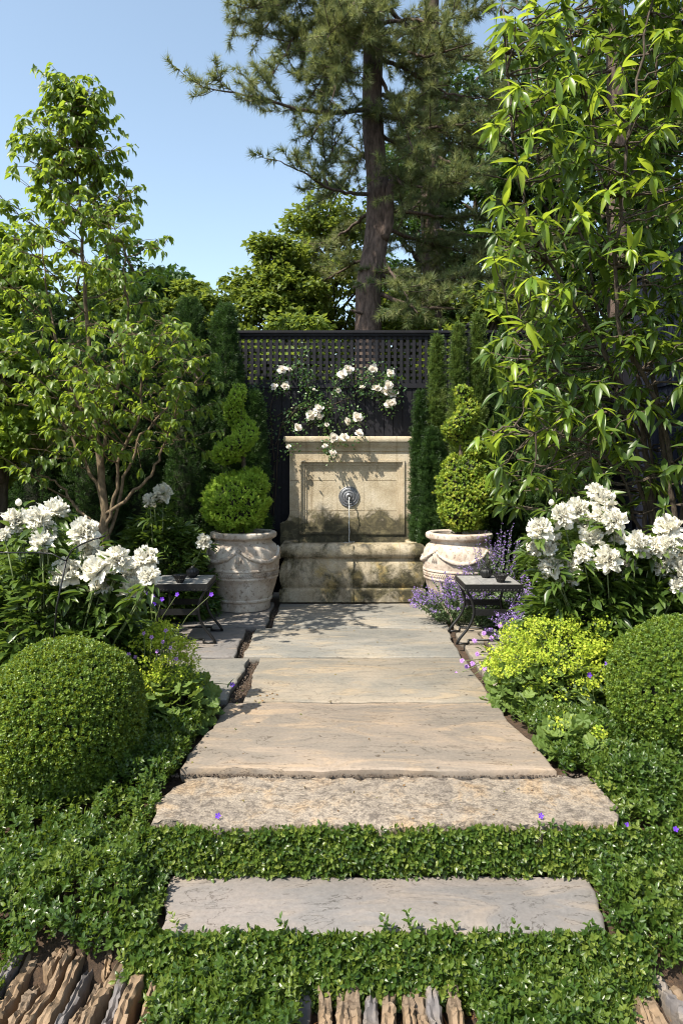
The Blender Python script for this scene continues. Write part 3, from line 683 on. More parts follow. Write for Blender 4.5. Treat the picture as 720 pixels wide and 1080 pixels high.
# ------------------------------------------------------------------ topiaries
def blobs_foliage(m, bl, n, tmpl, size, depth=.05, updir=.5, lump=.12, only=None):
    vol = np.array([(b[3]*b[4]+b[3]*b[5]+b[4]*b[5]) for b in bl]); cnt = (n*vol/vol.sum()).astype(int)
    for b, c in zip(bl, cnt):
        u = rdir(c); r = 1-np.abs(rng.normal(size=c))*depth/np.mean(b[3:6])
        rad = np.array(b[3:6]); r = r*(1+lump*wob(u*3+np.array(b[:3]), 1.6, b[0]*7)+lump*.6*wob(u*7, 1.5, b[2]*5))
        Pq = np.array(b[:3])+u*rad*r[:, None]
        inside = np.zeros(c, bool)
        for b2 in bl:
            if b2 is b: continue
            inside |= (((Pq-np.array(b2[:3]))/(np.array(b2[3:6])*.85))**2).sum(1) < 1
        k = ~inside
        if only is not None: k &= only(Pq)
        nn = nrm(u/rad)[k]; Pq = Pq[k]
        D = nn+np.array([0,0,updir])+.45*rng.normal(size=nn.shape)
        m.inst(tmpl, Pq-nrm(D)*size*.5, D, rdir(len(Pq)), size/.05*U(.7,1.25,len(Pq)), np.clip(rng.random(len(Pq))*.7+.15+.3*wob(Pq,14)+.1*rng.normal(size=len(Pq)),0,1))
def core(m, bl, k=.8):  # solid dark body added inside each blob so light cannot pass
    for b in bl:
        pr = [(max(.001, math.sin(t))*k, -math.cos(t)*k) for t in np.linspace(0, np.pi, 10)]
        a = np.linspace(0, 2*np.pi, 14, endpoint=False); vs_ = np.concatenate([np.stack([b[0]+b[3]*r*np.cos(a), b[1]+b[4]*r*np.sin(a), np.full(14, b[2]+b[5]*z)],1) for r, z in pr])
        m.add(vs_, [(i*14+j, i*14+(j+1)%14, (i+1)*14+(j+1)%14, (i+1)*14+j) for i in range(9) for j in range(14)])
def bpx(px, py, Y, rx, rz, ry=None):
    c = P(px, py, Y); s = Y/F; return (c[0], c[1], c[2], rx*s, (ry or rx)*s, rz*s)
def helix(cx_, y0_, y1_, Y_, r0, r1, b0, b1, turns, ph, n=13):
    out = []
    for i in range(n):
        t = i/(n-1); a = ph+turns*2*np.pi*t; rr = r0+(r1-r0)*t; b = b0+(b1-b0)*t; c = P(cx_+rr*math.cos(a), y0_+(y1_-y0_)*t, Y_+rr*math.sin(a)*Y_/F); s_ = Y_/F
        out.append((c[0], c[1], c[2], b*s_*1.1, b*s_*1.1, b*s_*.72))
    return out
def topiary(name, label, base, bl, mt, n, tmpl, size, twist=True):
    name_ball3 = 'juniper' in label; t = thing(name, label, 'topiary', base)
    m = MB(); m.tube([base, (base[0]+.01, base[1], base[2]+.6), (bl[-1][0], bl[-1][1], bl[-1][2])], [.03,.025,.01], 8); m.build('trunk', M['bark_brown'], t)
    m = MB(); blobs_foliage(m, bl, n, tmpl, size, .03, .55, .15); m.build('foliage', mt, t, False)
    nb = 3 if name_ball3 else 5
    for part in (bl[:nb], bl[nb:]): m = MB(); core(m, part, .70); m.build('opaque_core', M['core'], t)
    return t
Y = 7.2
blL = [bpx(250,530,Y,34,32), bpx(264,512,Y,20,19), bpx(238,532,Y,24,27)]+helix(251,479,410,Y,12,1.5,15,7.5,1.35,3.4)
topiary('spiral_topiary', 'bright green spiral juniper clipped in tiers in the left urn', (-.99,7.2,.71), blL, M['juniper'], 15000, JUNS, .045)
Y = 7.15
blR = [bpx(488,535,Y,27,26), bpx(481,515,Y,22,24), bpx(480,497,Y,15,18), bpx(503,520,Y,22,22), bpx(497,495,Y,16,16)]+helix(489,474,412,Y,12,1.5,15,9,1.35,0.2)
topiary('spiral_topiary', 'golden tipped spiral box shrub clipped in tiers in the right urn', (1.18,7.15,.71), blR, M['euonymus'], 13000, sprig(8,.03,.026,LEAF2,.8,1.1), .04)

# ------------------------------------------------------------------ iron side tables
def make_table(loc, label):
    t = thing('side_table', label, 'table', loc, 'black iron side tables with slate tops'); X0, Y0, Z0 = loc
    m = MB(); k = 0
    for xa, xb in ((-.225,-.078),(-.074,.074),(.078,.225)):
        for ya, yb in ((-.235,-.002),(.002,.235)): m.box(X0+xa, X0+xb, Y0+ya, Y0+yb, Z0+.47, Z0+.486, k)
    m.build('top', M['slate'], t, False)
    m = MB(); x0,x1,y0,y1 = X0-.235,X0+.235,Y0-.245,Y0+.245
    m.box(x0,x1,y0,y0+.009,Z0+.432,Z0+.489); m.box(x0,x1,y1-.009,y1,Z0+.432,Z0+.489); m.box(x0,x0+.009,y0+.0095,y1-.0095,Z0+.432,Z0+.489); m.box(x1-.009,x1,y0+.0095,y1-.0095,Z0+.432,Z0+.489)
    m.box(x0+.0095,x1-.0095,y0+.0095,y1-.0095,Z0+.455,Z0+.469)
    n = 17; q = [(x0+.014+i*(x1-x0-.028)/(n-1), y0-.001, Z0+.445) for i in range(n)]+[(s, y0+.02+i*(y1-y0-.04)/(n-1), Z0+.445) for s in (x0-.001, x1+.001) for i in range(n)]
    m.inst(DOT, np.array(q), np.tile([0,0,1.],(len(q),1)), np.tile([0,1.,0],(len(q),1)), .013)
    m.build('apron', M['iron'], t, False)
    zs = np.linspace(0, 1, 22)
    for fy in (-.215, .215):
        for s in (-1, 1):
            z = .44*(1-zs); xx = np.interp(z, [0,.015,.06,.13,.22,.30,.37,.44], [.30,.295,.255,.195,.155,.155,.178,.225])
            xx = np.convolve(np.pad(xx, 2, 'edge'), np.ones(5)/5, 'valid')
            pts = [(X0+s*a, Y0+fy, Z0+b+.008) for a, b in zip(xx, z)]
            m = MB(); m.tube(pts, .0115, 8); m.tube([(X0+s*.30, Y0+fy, Z0+.009), (X0+s*.20, Y0+fy, Z0+.009)], .009, 8); m.tube([(X0+s*.20, Y0+fy, Z0+.006), (X0+s*.20, Y0+fy, Z0+.042)], .009, 8)
            m.build('leg', M['iron'], t)
        m = MB(); m.box(X0-.155, X0+.155, Y0+fy-.006, Y0+fy+.006, Z0+.235, Z0+.285)
        m.build('stretcher', M['iron'], t, False)
        m = MB(); m.tube([(X0-.2, Y0+fy, Z0+.038), (X0+.2, Y0+fy, Z0+.038)], .008, 8); m.build('runner', M['iron'], t)
    return t
tb = make_table((1.22,5.94,0), 'black iron side table with slate top standing before the catmint on the right')
copy_tree(tb, (-1.32,5.96,0), 'black iron side table with slate top standing beside the left urn', rz=R(2))
def flut(a, r, z): return 1+.06*np.cos(14*a)
def cup(loc, label, open_):
    if open_:
        t = thing('votive_cup', label, 'candle holder', loc, 'fluted black votive cups on the tables')
        m = MB(); m.lathe([(.022,0),(.026,.004),(.030,.012),(.044,.04),(.060,.062),(.062,.066),(.056,.064),(.038,.036),(.020,.018)], 56, loc, flut); m.build('cup', M['iron'], t)
        m = MB(); m.lathe([(.038,.03),(.042,.044),(.002,.046)], 20, loc); m.build('candle', M['candle'], t)
    else:
        t = thing('fluted_lantern', label, 'lantern', loc, 'squat fluted black lanterns on the tables')
        m = MB(); m.lathe([(.026,0),(.03,.004),(.045,.02),(.055,.042),(.05,.064),(.036,.078),(.02,.084)], 56, loc, flut); m.build('body', M['iron'], t)
        m = MB(); m.lathe([(.018,.082),(.02,.088),(.010,.094),(.004,.1)], 16, loc); m.build('knob', M['iron'], t)
cup((1.30,5.82,.4865), 'open fluted black cup near the front of the right table', True)
cup((1.23,6.06,.4865), 'round fluted black lantern at the back of the right table', False)
cup((-1.315,5.80,.4865), 'open fluted black cup near the front of the left table', True)
cup((-1.27,6.08,.4865), 'round fluted black lantern at the back of the left table', False)

# ------------------------------------------------------------------ fences
fn = thing('lattice_fence', 'tall black wooden fence with lattice top behind the fountain', 'fence', (1.5, 8.2, 0))
YB = 8.2
posts = [-6.3,-4.0,-1.38,1.5,3.28]
for a, b in zip(posts[:-1], posts[1:]):
    x0, x1 = a+.05, b-.05
    m = MB(); w_ = .105; k = int((x1-x0)/w_); w_ = (x1-x0)/k
    for i in range(k): m.box(x0+i*w_+.004, x0+(i+1)*w_-.004, YB-.012, YB+.012, -.02, 2.33, i)
    m.box(x0, x1, YB+.013, YB+.03, -.02, 2.325)  # backing sheet added so no light shows through the board gaps
    m.build('board_panel', M['fence'], fn, False)
    m = MB(); pit = .0715; k = int((x1-x0)/pit)
    for i in range(k+1): m.box(x0+i*pit, min(x1, x0+i*pit+.034), YB-.012, YB, 2.385, 2.93)
    for j in range(8): m.box(x0, x1, YB+.0005, YB+.0115, 2.395+j*pit, 2.395+j*pit+.034)
    m.build('lattice_panel', M['fence'], fn, False)
    for q_ in ((0,.03,2.332,2.384),(0,.03,2.932,2.962),(0,.05,2.9625,2.99)): m = MB(); m.box(x0, x1, YB-q_[1], YB+q_[1], q_[2], q_[3]); m.build('rail', M['fence'], fn, False)
for a in posts:
    m = MB(); m.box(a-.048, a+.048, YB-.052, YB+.052, -.05, 3.03); m.sqlathe(a-.05, a+.05, YB-.05, YB+.05, [(.02,3.031),(.025,3.05),(.0,3.08),(-.04,3.10)]); m.build('post', M['fence'], fn, False)
sf = thing('slatted_fence', 'dark blue slatted side fence on the right behind the long leaved tree', 'fence', (3.3, 5.5, 0))
for k, (ya, yb) in enumerate(((8.1,6.2),(6.1,4.2),(4.1,2.2))):
    m = MB(); n = int((ya-yb)/.11)
    m.box(3.311, 3.325, yb, ya, -.05, 2.245)  # added backing, closes the gaps between boards to light
    for i in range(n): m.box(3.29, 3.31, yb+i*.11+.004, yb+(i+1)*.11-.004, -.05, 2.25)
    m.build('board_panel', M['fence_blue'], sf, False)
    m = MB(); n = int((ya-yb)/.06)
    for i in range(n): m.box(3.295, 3.31, yb+i*.06, yb+i*.06+.03, 2.312, 3.5)
    m.build('slat_panel', M['fence_blue'], sf, False)
    for q_ in (2.25, 3.502): m = MB(); m.box(3.27, 3.33, yb, ya, q_, q_+.058); m.build('rail', M['fence_blue'], sf, False)
    m = MB(); m.box(3.25, 3.35, yb-.099, yb-.001, -.05, 3.62); m.build('post', M['fence_blue'], sf, False)

# ------------------------------------------------------------------ clipped box balls
def boxball(c, r, rz, label, n=15000):
    t = thing('boxwood_ball', label, 'shrub', (c[0], c[1], c[2]-rz), 'clipped boxwood balls beside the steps')
    m = MB(); u = rdir(n); u = u[u[:,2] > -.92]
    rr = 1+.03*wob(u*3, 1.3, c[0])+.022*wob(u*9, 1.2)-np.abs(rng.normal(size=len(u)))*.04+.05*(rng.random(len(u))>.985)*rng.random(len(u))
    Pq = np.array(c)+u*np.array([r,r,rz])*rr[:,None]
    D = nrm(u)+np.array([0,0,.35])+.6*rng.normal(size=u.shape)
    m.inst(BOXS, Pq-nrm(D)*.02, D, rdir(len(u)), U(.75,1.25,len(u)))
    m.build('foliage', M['box'], t, False)
    m = MB(); core(m, [(*c, r, r, rz)], .86); m.build('opaque_core', M['core'], t)
Y=3.42; boxball((P(70,757,Y)[0], Y, .235), .37, .375, 'large clipped boxwood ball on the left below the white peonies', 19000)
Y=3.75; boxball((P(712,727,Y)[0]+.03, Y, .27), .37, .375, 'clipped boxwood ball on the right below the white peonies', 18000)

# ------------------------------------------------------------------ flowers
def petal_T(nw=3, nl=4, cup=.35, ruff=.06, seed=0):
    g = np.random.default_rng(seed); v=[]; f=[]
    for j in range(nl+1):
        y = j/nl; ww = .5*math.sin(math.pi*(.12+.78*y)**.9)**.7
        for i in range(nw+1):
            x = (i/nw-.5)*2*ww; v.append((x, y*(1-.0*abs(x)), cup*(y*y)*.9+cup*x*x*1.6+ruff*y*g.normal()))
    for j in range(nl):
        for i in range(nw): a=j*(nw+1)+i; f.append((a,a+1,a+nw+2,a+nw+1))
    return np.array(v), f
def flower_mesh(name, kind, seed):
    g = np.random.default_rng(seed); m = MB(); 
    if kind == 'peony':
        layers = [(13, 1.9, .95, .62), (14, 1.5, .98, .50), (18, 1.15, .97, .42), (18, .85, .97, .36), (16, .55, .94, .32), (9, .25, .92, .30)]
    else:
        layers = [(6, 1.45, 1.0, .95), (6, 1.05, .9, .85), (5, .7, .8, .7), (5, .35, .7, .6)]
    for li, (n, th, L_, W) in enumerate(layers):
        for i in range(n):
            a = 2*np.pi*(i+.5*(li%2))/n+g.normal()*.18; t = th+g.normal()*.14; l = L_*(1+g.normal()*.09)
            d = np.array([math.sin(t)*math.cos(a), math.sin(t)*math.sin(a), math.cos(t)]); up = np.array([0,0,1.0])
            nn = up*math.sin(t)-np.array([math.cos(a),math.sin(a),0])*math.cos(t)
            T = petal_T(3, 4, .35 if li else .1, .13 if kind == 'peony' else .02, int(g.integers(1e6)))
            m.inst(T, np.array([(0,0,-.25)])+g.normal(size=(1,3))*.03, d[None], nn[None]+g.normal(size=(1,3))*.15, np.array([(W*l, l*1.05, l)]), np.array([g.random()]))
    me = m.data(name); me.materials.append(M['peony'] if kind == 'peony' else M['rose']); me.shade_smooth(); return me
PE = [flower_mesh('peony_bloom', 'peony', s) for s in range(5)]
RO = [flower_mesh('rose_bloom', 'rose', 50+s) for s in range(4)]
def bloom(parent, meshes, p, r, face=(0,-.5,.8)):
    o = bpy.data.objects.new('flower', meshes[int(rng.integers(len(meshes)))]); COL.objects.link(o); o.parent = parent
    o.location = Vector([float(a) for a in (np.array(p)-np.array(parent['org']))]); o.scale = (r,)*3
    d = Vector([float(a) for a in nrm(np.array(face)+.35*rng.normal(size=3))]); q = d.to_track_quat('Z','Y'); o.rotation_euler = q.to_euler()
    return o
def buildpeony(label, c, rad, h, fl, buds, nleaf, group=None, Yb=4.0, name='peony_bush', stalk=True):
    t = thing(name, label, 'flowering shrub', (c[0], c[1], -.05), group)
    stems = MB(); lv = MB()
    tops = []; sleaf = []
    for (px, py, r) in fl+[(b[0], b[1], 0) for b in buds]:
        Yf = Yb+(py-560)*-.0016+U(-.12,.12); p = P(px, py, Yf); tops.append(p)
        if r: bloom(t, PE, p, r*Yf/F*1.17, (.2*(px-c[2])/60-.25, -.65, .65))
        b = np.array([c[0]+(p[0]-c[0])*.35, c[1]+(p[1]-c[1])*.3, -.05]); mid = (b+p)/2+[0,.03,.06]; sleaf.append(p-[0,-.03,.05]); sleaf.append(p*.85+b*.15); sleaf.append(p*.7+b*.3)
        stems.tube([b, mid, p-[0,-.01,.02]], [.006,.005,.004], 6)
    for b in buds:
        bm = MB()
        p = tops[len(fl)+buds.index(b)]; bm.lathe([(.003,-.02),(.015,-.012),(.019,0),(.014,.014),(.003,.022)], 10, p); bm.build('bud', M['peony'], t)
    # leaves: compound, on hidden stems in a dome
    ns_ = nleaf//9
    u = rdir(ns_*2); u = u[u[:,2] > -.1][:ns_]
    q = np.array([c[0], c[1], 0])+u*np.array([rad[0], rad[1], h])*U(.55,1,len(u))[:,None]**.5
    q[:,2] = np.maximum(q[:,2], .05)
    if sleaf: q = np.concatenate([q, np.array(sleaf)]); u = np.concatenate([u, rdir(len(sleaf))])
    for k in range(0, len(q), 3):
        b = np.array([c[0]+(q[k][0]-c[0])*.3, c[1]+(q[k][1]-c[1])*.3, -.05]); stems.tube([b, (b+q[k])/2+[0,0,.05], q[k]], [.005,.004,.002], 5)
    for k in range(9):
        a = (k//3-1)*.8; out = nrm(u*[1,1,.35]+.3*rng.normal(size=u.shape)+[0,0,.05]); side = nrm(np.cross(out, [0,0,1.]))
        D = out*math.cos(a)+side*math.sin(a)+side*.35*((k%3)-1)+.12*rng.normal(size=u.shape)
        st = q+D*.03*(1+(k%3 == 1))
        lv.inst(LEAFP, st, D, np.tile([0,0,1.],(len(u),1))+.35*rng.normal(size=u.shape), U(.075,.125,len(u)))
    lv.build('foliage', M['peony_leaf'], t, True); stems.build('stems', M['stem'], t)
    return t
GP = 'white double peonies'
zl = lambda L_: [(x/4, 510+y/4, r/4) for x, y, r in L_]
flL = zl([(65,155,45),(160,145,48),(235,108,45),(175,245,45),(355,205,56),(385,280,42),(280,375,58),(410,360,58),(430,425,42),(500,320,48),(550,375,40),(615,315,48),(630,390,40),(560,440,48),(20,215,22),(200,195,35),(470,345,40)])
buildpeony('large bush of white double peonies at left above the clipped ball', (P(55,600,4.1)[0]-.1, 4.25, 70), (.60,.40), .90, flL, [(20,530)], 6000, GP, 4.05)
zr = lambda L_: [(540+x/4, 500+y/4, r/4) for x, y, r in L_]
flR = zr([(115,235,45),(165,265,38),(95,310,35),(160,385,45),(232,408,50),(155,315,28),(215,175,45),(275,150,45),(350,70,32),(385,110,48),(375,170,35),(430,195,45),(330,215,45),(335,265,45),(300,335,35),(400,360,50),(460,395,48),(440,262,35),(530,290,45),(590,305,42),(655,225,52),(660,300,40),(640,375,45),(705,330,45),(680,430,45),(720,395,40),(700,470,30)])
buildpeony('large bush of white double peonies at right above the clipped ball', (P(672,600,4.5)[0], 4.75, 650), (.68,.42), .95, flR, [(581,530)], 6200, GP, 4.45)
# behind, near the left tree
buildpeony('smaller dark leaved peony behind the left table with a few white blooms', (P(165,600,6.75)[0], 6.85, 170), (.5,.38), .98, [(172,520,9),(158,527,7),(215,571,7)], [(163,533)], 4200, GP, 6.5)
buildpeony('leafy peony without blooms between the left tree and the white bush', (P(40,600,5.4)[0], 5.7, 60), (.75,.45), .9, [], [], 3600, GP, 5.6)
buildpeony('leafy dark shrub without blooms behind the right peonies', (P(620,600,6.6)[0], 6.8, 600), (.75,.4), .9, [], [], 3600, GP, 6.0, 'leafy_shrub')

# black support rod for the left peonies
m = MB()
def cpx(L_): return [P(*q) for q in L_]
m.tube(cpx([(-40,583,3.7),(0,583,3.72),(40,583,3.74)]), .004, 8)
m.tube(cpx([(70,592,3.72),(76,580,3.72),(86,574,3.70),(98,569,3.68),(111,565,3.66)]), [.0045]*4+[.006], 8)
m.tube(cpx([(70,592,3.72),(60,640,3.74),(52,740,3.78)]), .005, 8); m.tube(cpx([(40,583,3.74),(55,584,3.73),(70,592,3.72)]), .004, 8)
so_ = m.build('plant_support', M['iron'], None, True, (float(P(52,740,3.78)[0]), 3.78, 0.0)); tag(so_, 'thin black metal rod propping the left white peonies', 'plant support')

# ------------------------------------------------------------------ lady's mantle
def mantle(label, c, rad, h, nl, nf, fl_off=(0,0,0), frad=None, seed=0):
    t = thing('mantle_plant', label, 'flowering plant', (c[0], c[1], -.05), 'lime flowered mounds beside the terrace')
    m = MB(); u = rdir(nl*2); u = u[u[:,2] > -.15][:nl]
    q = np.array([c[0],c[1],0])+u*np.array([rad[0],rad[1],h])*U(.6,1,len(u))[:,None]; q[:,2] = np.maximum(q[:,2], .0)
    D = nrm(u*[1,1,.2]+.3*rng.normal(size=u.shape)); N = nrm(u*[.6,.6,.5]+[0,-.25,.5]+.2*rng.normal(size=u.shape))
    m.inst(RND_LEAF, q, D, N, U(.045,.085,len(u))); m.build('leaves', M['mantle_leaf'], t, False)
    s = MB(); f = MB(); frad = frad or rad; ns_ = nf//70; 
    u = rdir(ns_*3); u = u[u[:,2] > .05][:ns_]
    hp = np.array([c[0]+fl_off[0], c[1]+fl_off[1], fl_off[2]])+u*np.array([frad[0],frad[1],h*1.35])*U(.8,1.08,len(u))[:,None]
    for k, p in enumerate(hp):
        if k%2 == 0: s.tube([(c[0]+(p[0]-c[0])*.4, c[1]+(p[1]-c[1])*.4, 0), p*.5+np.array([c[0],c[1],.2])*.5, p], [.003,.002,.0015], 4)
        n = 56; cl = p+rng.normal(size=(n,3))*np.array([.026,.026,.018]); f.inst(FIVE, cl, rdir(n)+[0,0,.2], rdir(n)+[0,-.3,.8], U(.009,.016,n))
    s.build('stems', M['stem'], t); f.build('blossoms', M['mantle_flower'], t, False)
    return t
mantle('lime flowered mound with big round leaves spilling on the terrace at left', (-1.0,4.10), (.27,.34), .26, 380, 7500, (-.10,.10,.13), (.25,.26))
mantle('big lime flowered mound spilling onto the right of the terrace', (1.28,4.36), (.36,.28), .30, 480, 11500, (.10,.05,.10), (.48,.30))
mantle('small lime leaved clump at the right end of the granite step', (1.17,3.62), (.15,.13), .13, 130, 350)

# ------------------------------------------------------------------ catmint and other purple flowers
def catmint(label, c, rad, h, nst, mtf='purple', lean=(0,0)):
    t = thing('catmint', label, 'flowering plant', (c[0], c[1], -.05), 'purple flowering catmint')
    s = MB(); l = MB(); f = MB()
    for i in range(nst):
        a = U(0, 2*np.pi); r = U(0,1)**.5; b = np.array([c[0]+rad[0]*.45*r*math.cos(a), c[1]+rad[1]*.45*r*math.sin(a), -.03])
        tip = np.array([c[0]+rad[0]*r*math.cos(a)*1.15+lean[0], c[1]+rad[1]*r*math.sin(a)*1.15+lean[1], h*(1.1-.55*r*r)*U(.65,1.1)])
        mid = (b+tip)/2+[0,0,.08]; tt = np.linspace(0,1,7)[:,None]; pts = (1-tt)**2*b+2*tt*(1-tt)*mid+tt**2*tip
        s.tube(pts, np.linspace(.0028,.001,7), 4)
        n = 26; u = U(.15,.8,n)[:,None]; q = (1-u)**2*b+2*u*(1-u)*mid+u**2*tip; D = rdir(n)+[0,0,.5]; l.inst(LEAF2, q, D, rdir(n)+[0,0,.6], U(.018,.034,n))
        n = 26; u = U(.68,1.0,n)[:,None]; q = (1-u)**2*b+2*u*(1-u)*mid+u**2*tip+rng.normal(size=(n,3))*.007; f.inst(LEAF2, q, rdir(n)+[0,0,.5], rdir(n), U(.010,.019,n))
    s.build('stems', M['catmint_leaf'], t); l.build('leaves', M['catmint_leaf'], t, False); f.build('flower_spikes', M[mtf], t, False)
catmint('catmint leaning over the terrace in front of the right urn', (1.10,6.55), (.42,.30), .40, 150, 'purple', (-.06,-.05))
catmint('tall catmint spikes rising beside the right urn', (1.45,6.7), (.30,.25), .82, 60)
catmint('catmint strip along the border stones in front of the right table', (1.42,5.35), (.26,.30), .36, 80, 'purple', (-.05,0))
catmint('catmint filling the bed right of the right iron table', (1.85,5.8), (.45,.5), .62, 170)
catmint('low catmint in front of the right peonies', (1.62,5.0), (.40,.35), .50, 120)
def posy(label, pts, Yb, mtf, size, mtype='scabious', base=None):
    t = thing('purple_flower_plant', label, 'flowering plant', (base[0], base[1], -.05))
    s = MB()
    for px, py in pts:
        p = P(px, py, Yb+U(-.08,.08)); b = np.array([base[0]+.1*rng.normal()*.5, base[1]+.05*rng.normal(), -.03])
        s.tube([b, (b+p)/2+[0,0,.06], p], [.0035,.003,.0022], 4)
        f = MB()
        if mtype == 'scabious':
            for k in range(3): n = 12; a = np.arange(n)*2*np.pi/n+k; e = .15+.35*k; D = np.stack([np.cos(a)*math.cos(e), np.sin(a)*.4*math.cos(e)-math.sin(e)*.7, np.sin(a)*.8*math.cos(e)+math.sin(e)*.6],1); f.inst(LEAF2, np.tile(p,(n,1)), D, np.tile([0,-.8,.6],(n,1)), size*(1-.2*k)*U(.8,1.1,n)*.55)
        else: f.inst(FIVE, p[None], np.array([[.2,.4,.9]]), nrm(np.array([[U(-.4,.4),-.8,.6]])), np.array([size]))
        f.build('flower', M[mtf], t, False)
    n = 90; q = np.array([base[0],base[1],.06])+rng.normal(size=(n,3))*[.10,.08,.05]; l = MB(); l.inst(LEAFP, q, rdir(n)+[0,0,.4], rdir(n)+[0,0,1], U(.05,.09,n)); l.build('leaves', M['catmint_leaf'], t, True)
    s.build('stems', M['stem'], t)
posy('lilac pincushion flowers nodding over the terrace by the right table', [(481,771-60),(487,697),(492,703),(497,713),(505,722),(511,705),(503,690),(513,697),(522,709),(498,745-45),(520,685),(530,692),(536,672),(545,667),(510,668),(500,676),(543,680),(560,676),(552,664),(527,660),(518,673)], 4.9, 'lilac', .036, base=(1.15,5.0))
posy('two violet cranesbill blooms among the right lime flowers', [(621,712),(601,754),(640,700)], 4.05, 'violet', .030, 'g', base=(1.38,4.1))
posy('violet cranesbill blooms over the left flagstones', [(217,716),(245,722),(203,718)], 4.35, 'violet', .028, 'g', base=(-1.05,4.4))
posy('violet cranesbill blooms under the left iron table', [(161,629),(171,632),(163,637),(157,626),(223,627),(187,627)], 5.5, 'violet', .032, 'g', base=(-1.45,5.6))
posy('pink lilac small flowers in the left lime mound', [(152,668),(160,672),(172,677),(166,687),(180,683),(186,695),(143,693),(136,690),(175,665)], 4.0, 'lilac', .022, 'g', base=(-1.08,4.15))
# low leafy fill
def fill(label, c, rad, h, n, mt, tm=LEAF2, size=(.03,.06), name='leafy_plant'):
    t = thing(name, label, 'plant', (c[0], c[1], -.05)); m = MB(); u = rdir(n); u[:,2] = np.abs(u[:,2])
    q = np.array([c[0],c[1],0])+u*np.array([rad[0],rad[1],h])*U(.4,1,n)[:,None]**.5*(1+.15*wob(u*5,1.5,c[0]))[:,None]
    D = u*[.7,.7,.4]+.5*rng.normal(size=u.shape); m.inst(tm, q, D, rdir(n)*.5+[0,0,1], U(size[0],size[1],n)); m.build('leaves', mt, t, tm is not LEAF2)
    m = MB()
    for k in range(0, n, max(1, n//40)): m.tube([(c[0]+(q[k][0]-c[0])*.2, c[1]+(q[k][1]-c[1])*.2, -.04), q[k]], [.004,.002], 4)
    m.build('stems', M['stem'], t)
fill('dense green foliage between left ball and lime flowers', (-1.45,4.05), (.30,.35), .36, 2200, M['peony_leaf'], LEAFP, (.05,.09))
fill('soft green foliage under the right peonies', (2.0,4.45), (.35,.3), .40, 2600, M['peony_leaf'], LEAFP, (.05,.09))
fill('green foliage behind the left iron table', (-1.5,6.75), (.35,.22), .40, 1800, M['rose_leaf'], LEAF2, (.03,.055))
fill('leafy tuft behind the right iron table', (1.55,6.35), (.35,.2), .32, 1500, M['catmint_leaf'])

# ------------------------------------------------------------------ climbing rose
rose = thing('climbing_rose', 'climbing rose with white blooms trained over the fountain on the black fence', 'climbing plant', (-.75, 8.05, -.05))
rs = [(150,197),(180,197),(117,270),(163,268),(403,222),(428,198),(532,195),(605,215),(547,277),(597,264),(590,290),(617,297),(600,342),(615,337),(387,288),(487,273),(303,362),(272,390),(307,395),(216,443),(338,432),(425,416),(466,400),(473,467),(367,487),(412,486),(330,520),(363,550),(177,523),(65,455),(283,282)]
rsz = [14,9,12,13,15,16,14,14,16,15,16,15,14,11,8,9,15,18,12,13,7,15,17,13,15,13,8,12,7,6,5]
s = MB(); l = MB()
canes = [[(288,640),(284,560),(290,480),(284,440),(290,410),(300,395),(320,385),(322,372)], [(286,560),(296,450),(312,432),(335,428),(360,432),(385,440)], [(290,470),(300,440),(330,420),(345,440),(352,472)], [(290,440),(320,425),(345,428),(370,420),(385,405),(400,398),(412,400),(422,418)], [(286,470),(276,440),(272,420),(270,405)], [(345,428),(352,412),(357,395),(365,388),(372,395),(395,400)], [(335,428),(325,405),(318,390)]]
cp = []
for c in canes:
    pts = np.array([P(a,b,8.10-.012*i) for i,(a,b) in enumerate(c)]); pts[0,2] = max(pts[0,2], -.02) if c[0][1] > 600 else pts[0,2]
    tt = np.linspace(0, len(pts)-1, 30); pp = np.stack([np.interp(tt, np.arange(len(pts)), pts[:,k]) for k in range(3)], 1); pp += .012*np.sin(tt*5)[:,None]*[1,.3,1]
    s.tube(pp, np.linspace(.006,.002,30), 6); cp.append(pp[6:])
cp = np.concatenate(cp)
fp = []
for (a, b), z in zip(rs, rsz):
    p = P(260+a/4, 340+b/4, (8.04 if b < 450 else 7.85)+U(-.05,.03)); fp.append(p); bloom(rose, RO, p, z/4*7.86/F*1.5, (0,-.9,.45))
    j = np.argmin(((cp-p)**2).sum(1)); s.tube([cp[j], (cp[j]+p)/2+[0,0,.02], p+[0,.02,-.01]], [.0025,.002,.0015], 5)
fp = np.array(fp)
n = 1300; q = np.concatenate([cp[rng.integers(len(cp), size=n)]+rng.normal(size=(n,3))*[.055,.025,.05], fp[rng.integers(len(fp), size=1300)]+rng.normal(size=(1300,3))*[.05,.03,.05]+[0,.05,-.02]])
n = len(q); l.inst(LEAF2, q, rdir(n)+[0,-.3,-.2], rdir(n)+[0,-.6,.6], U(.025,.045,n)); l.build('leaves', M['rose_leaf'], rose, False); s.build('canes', M['bark_dark'], rose)

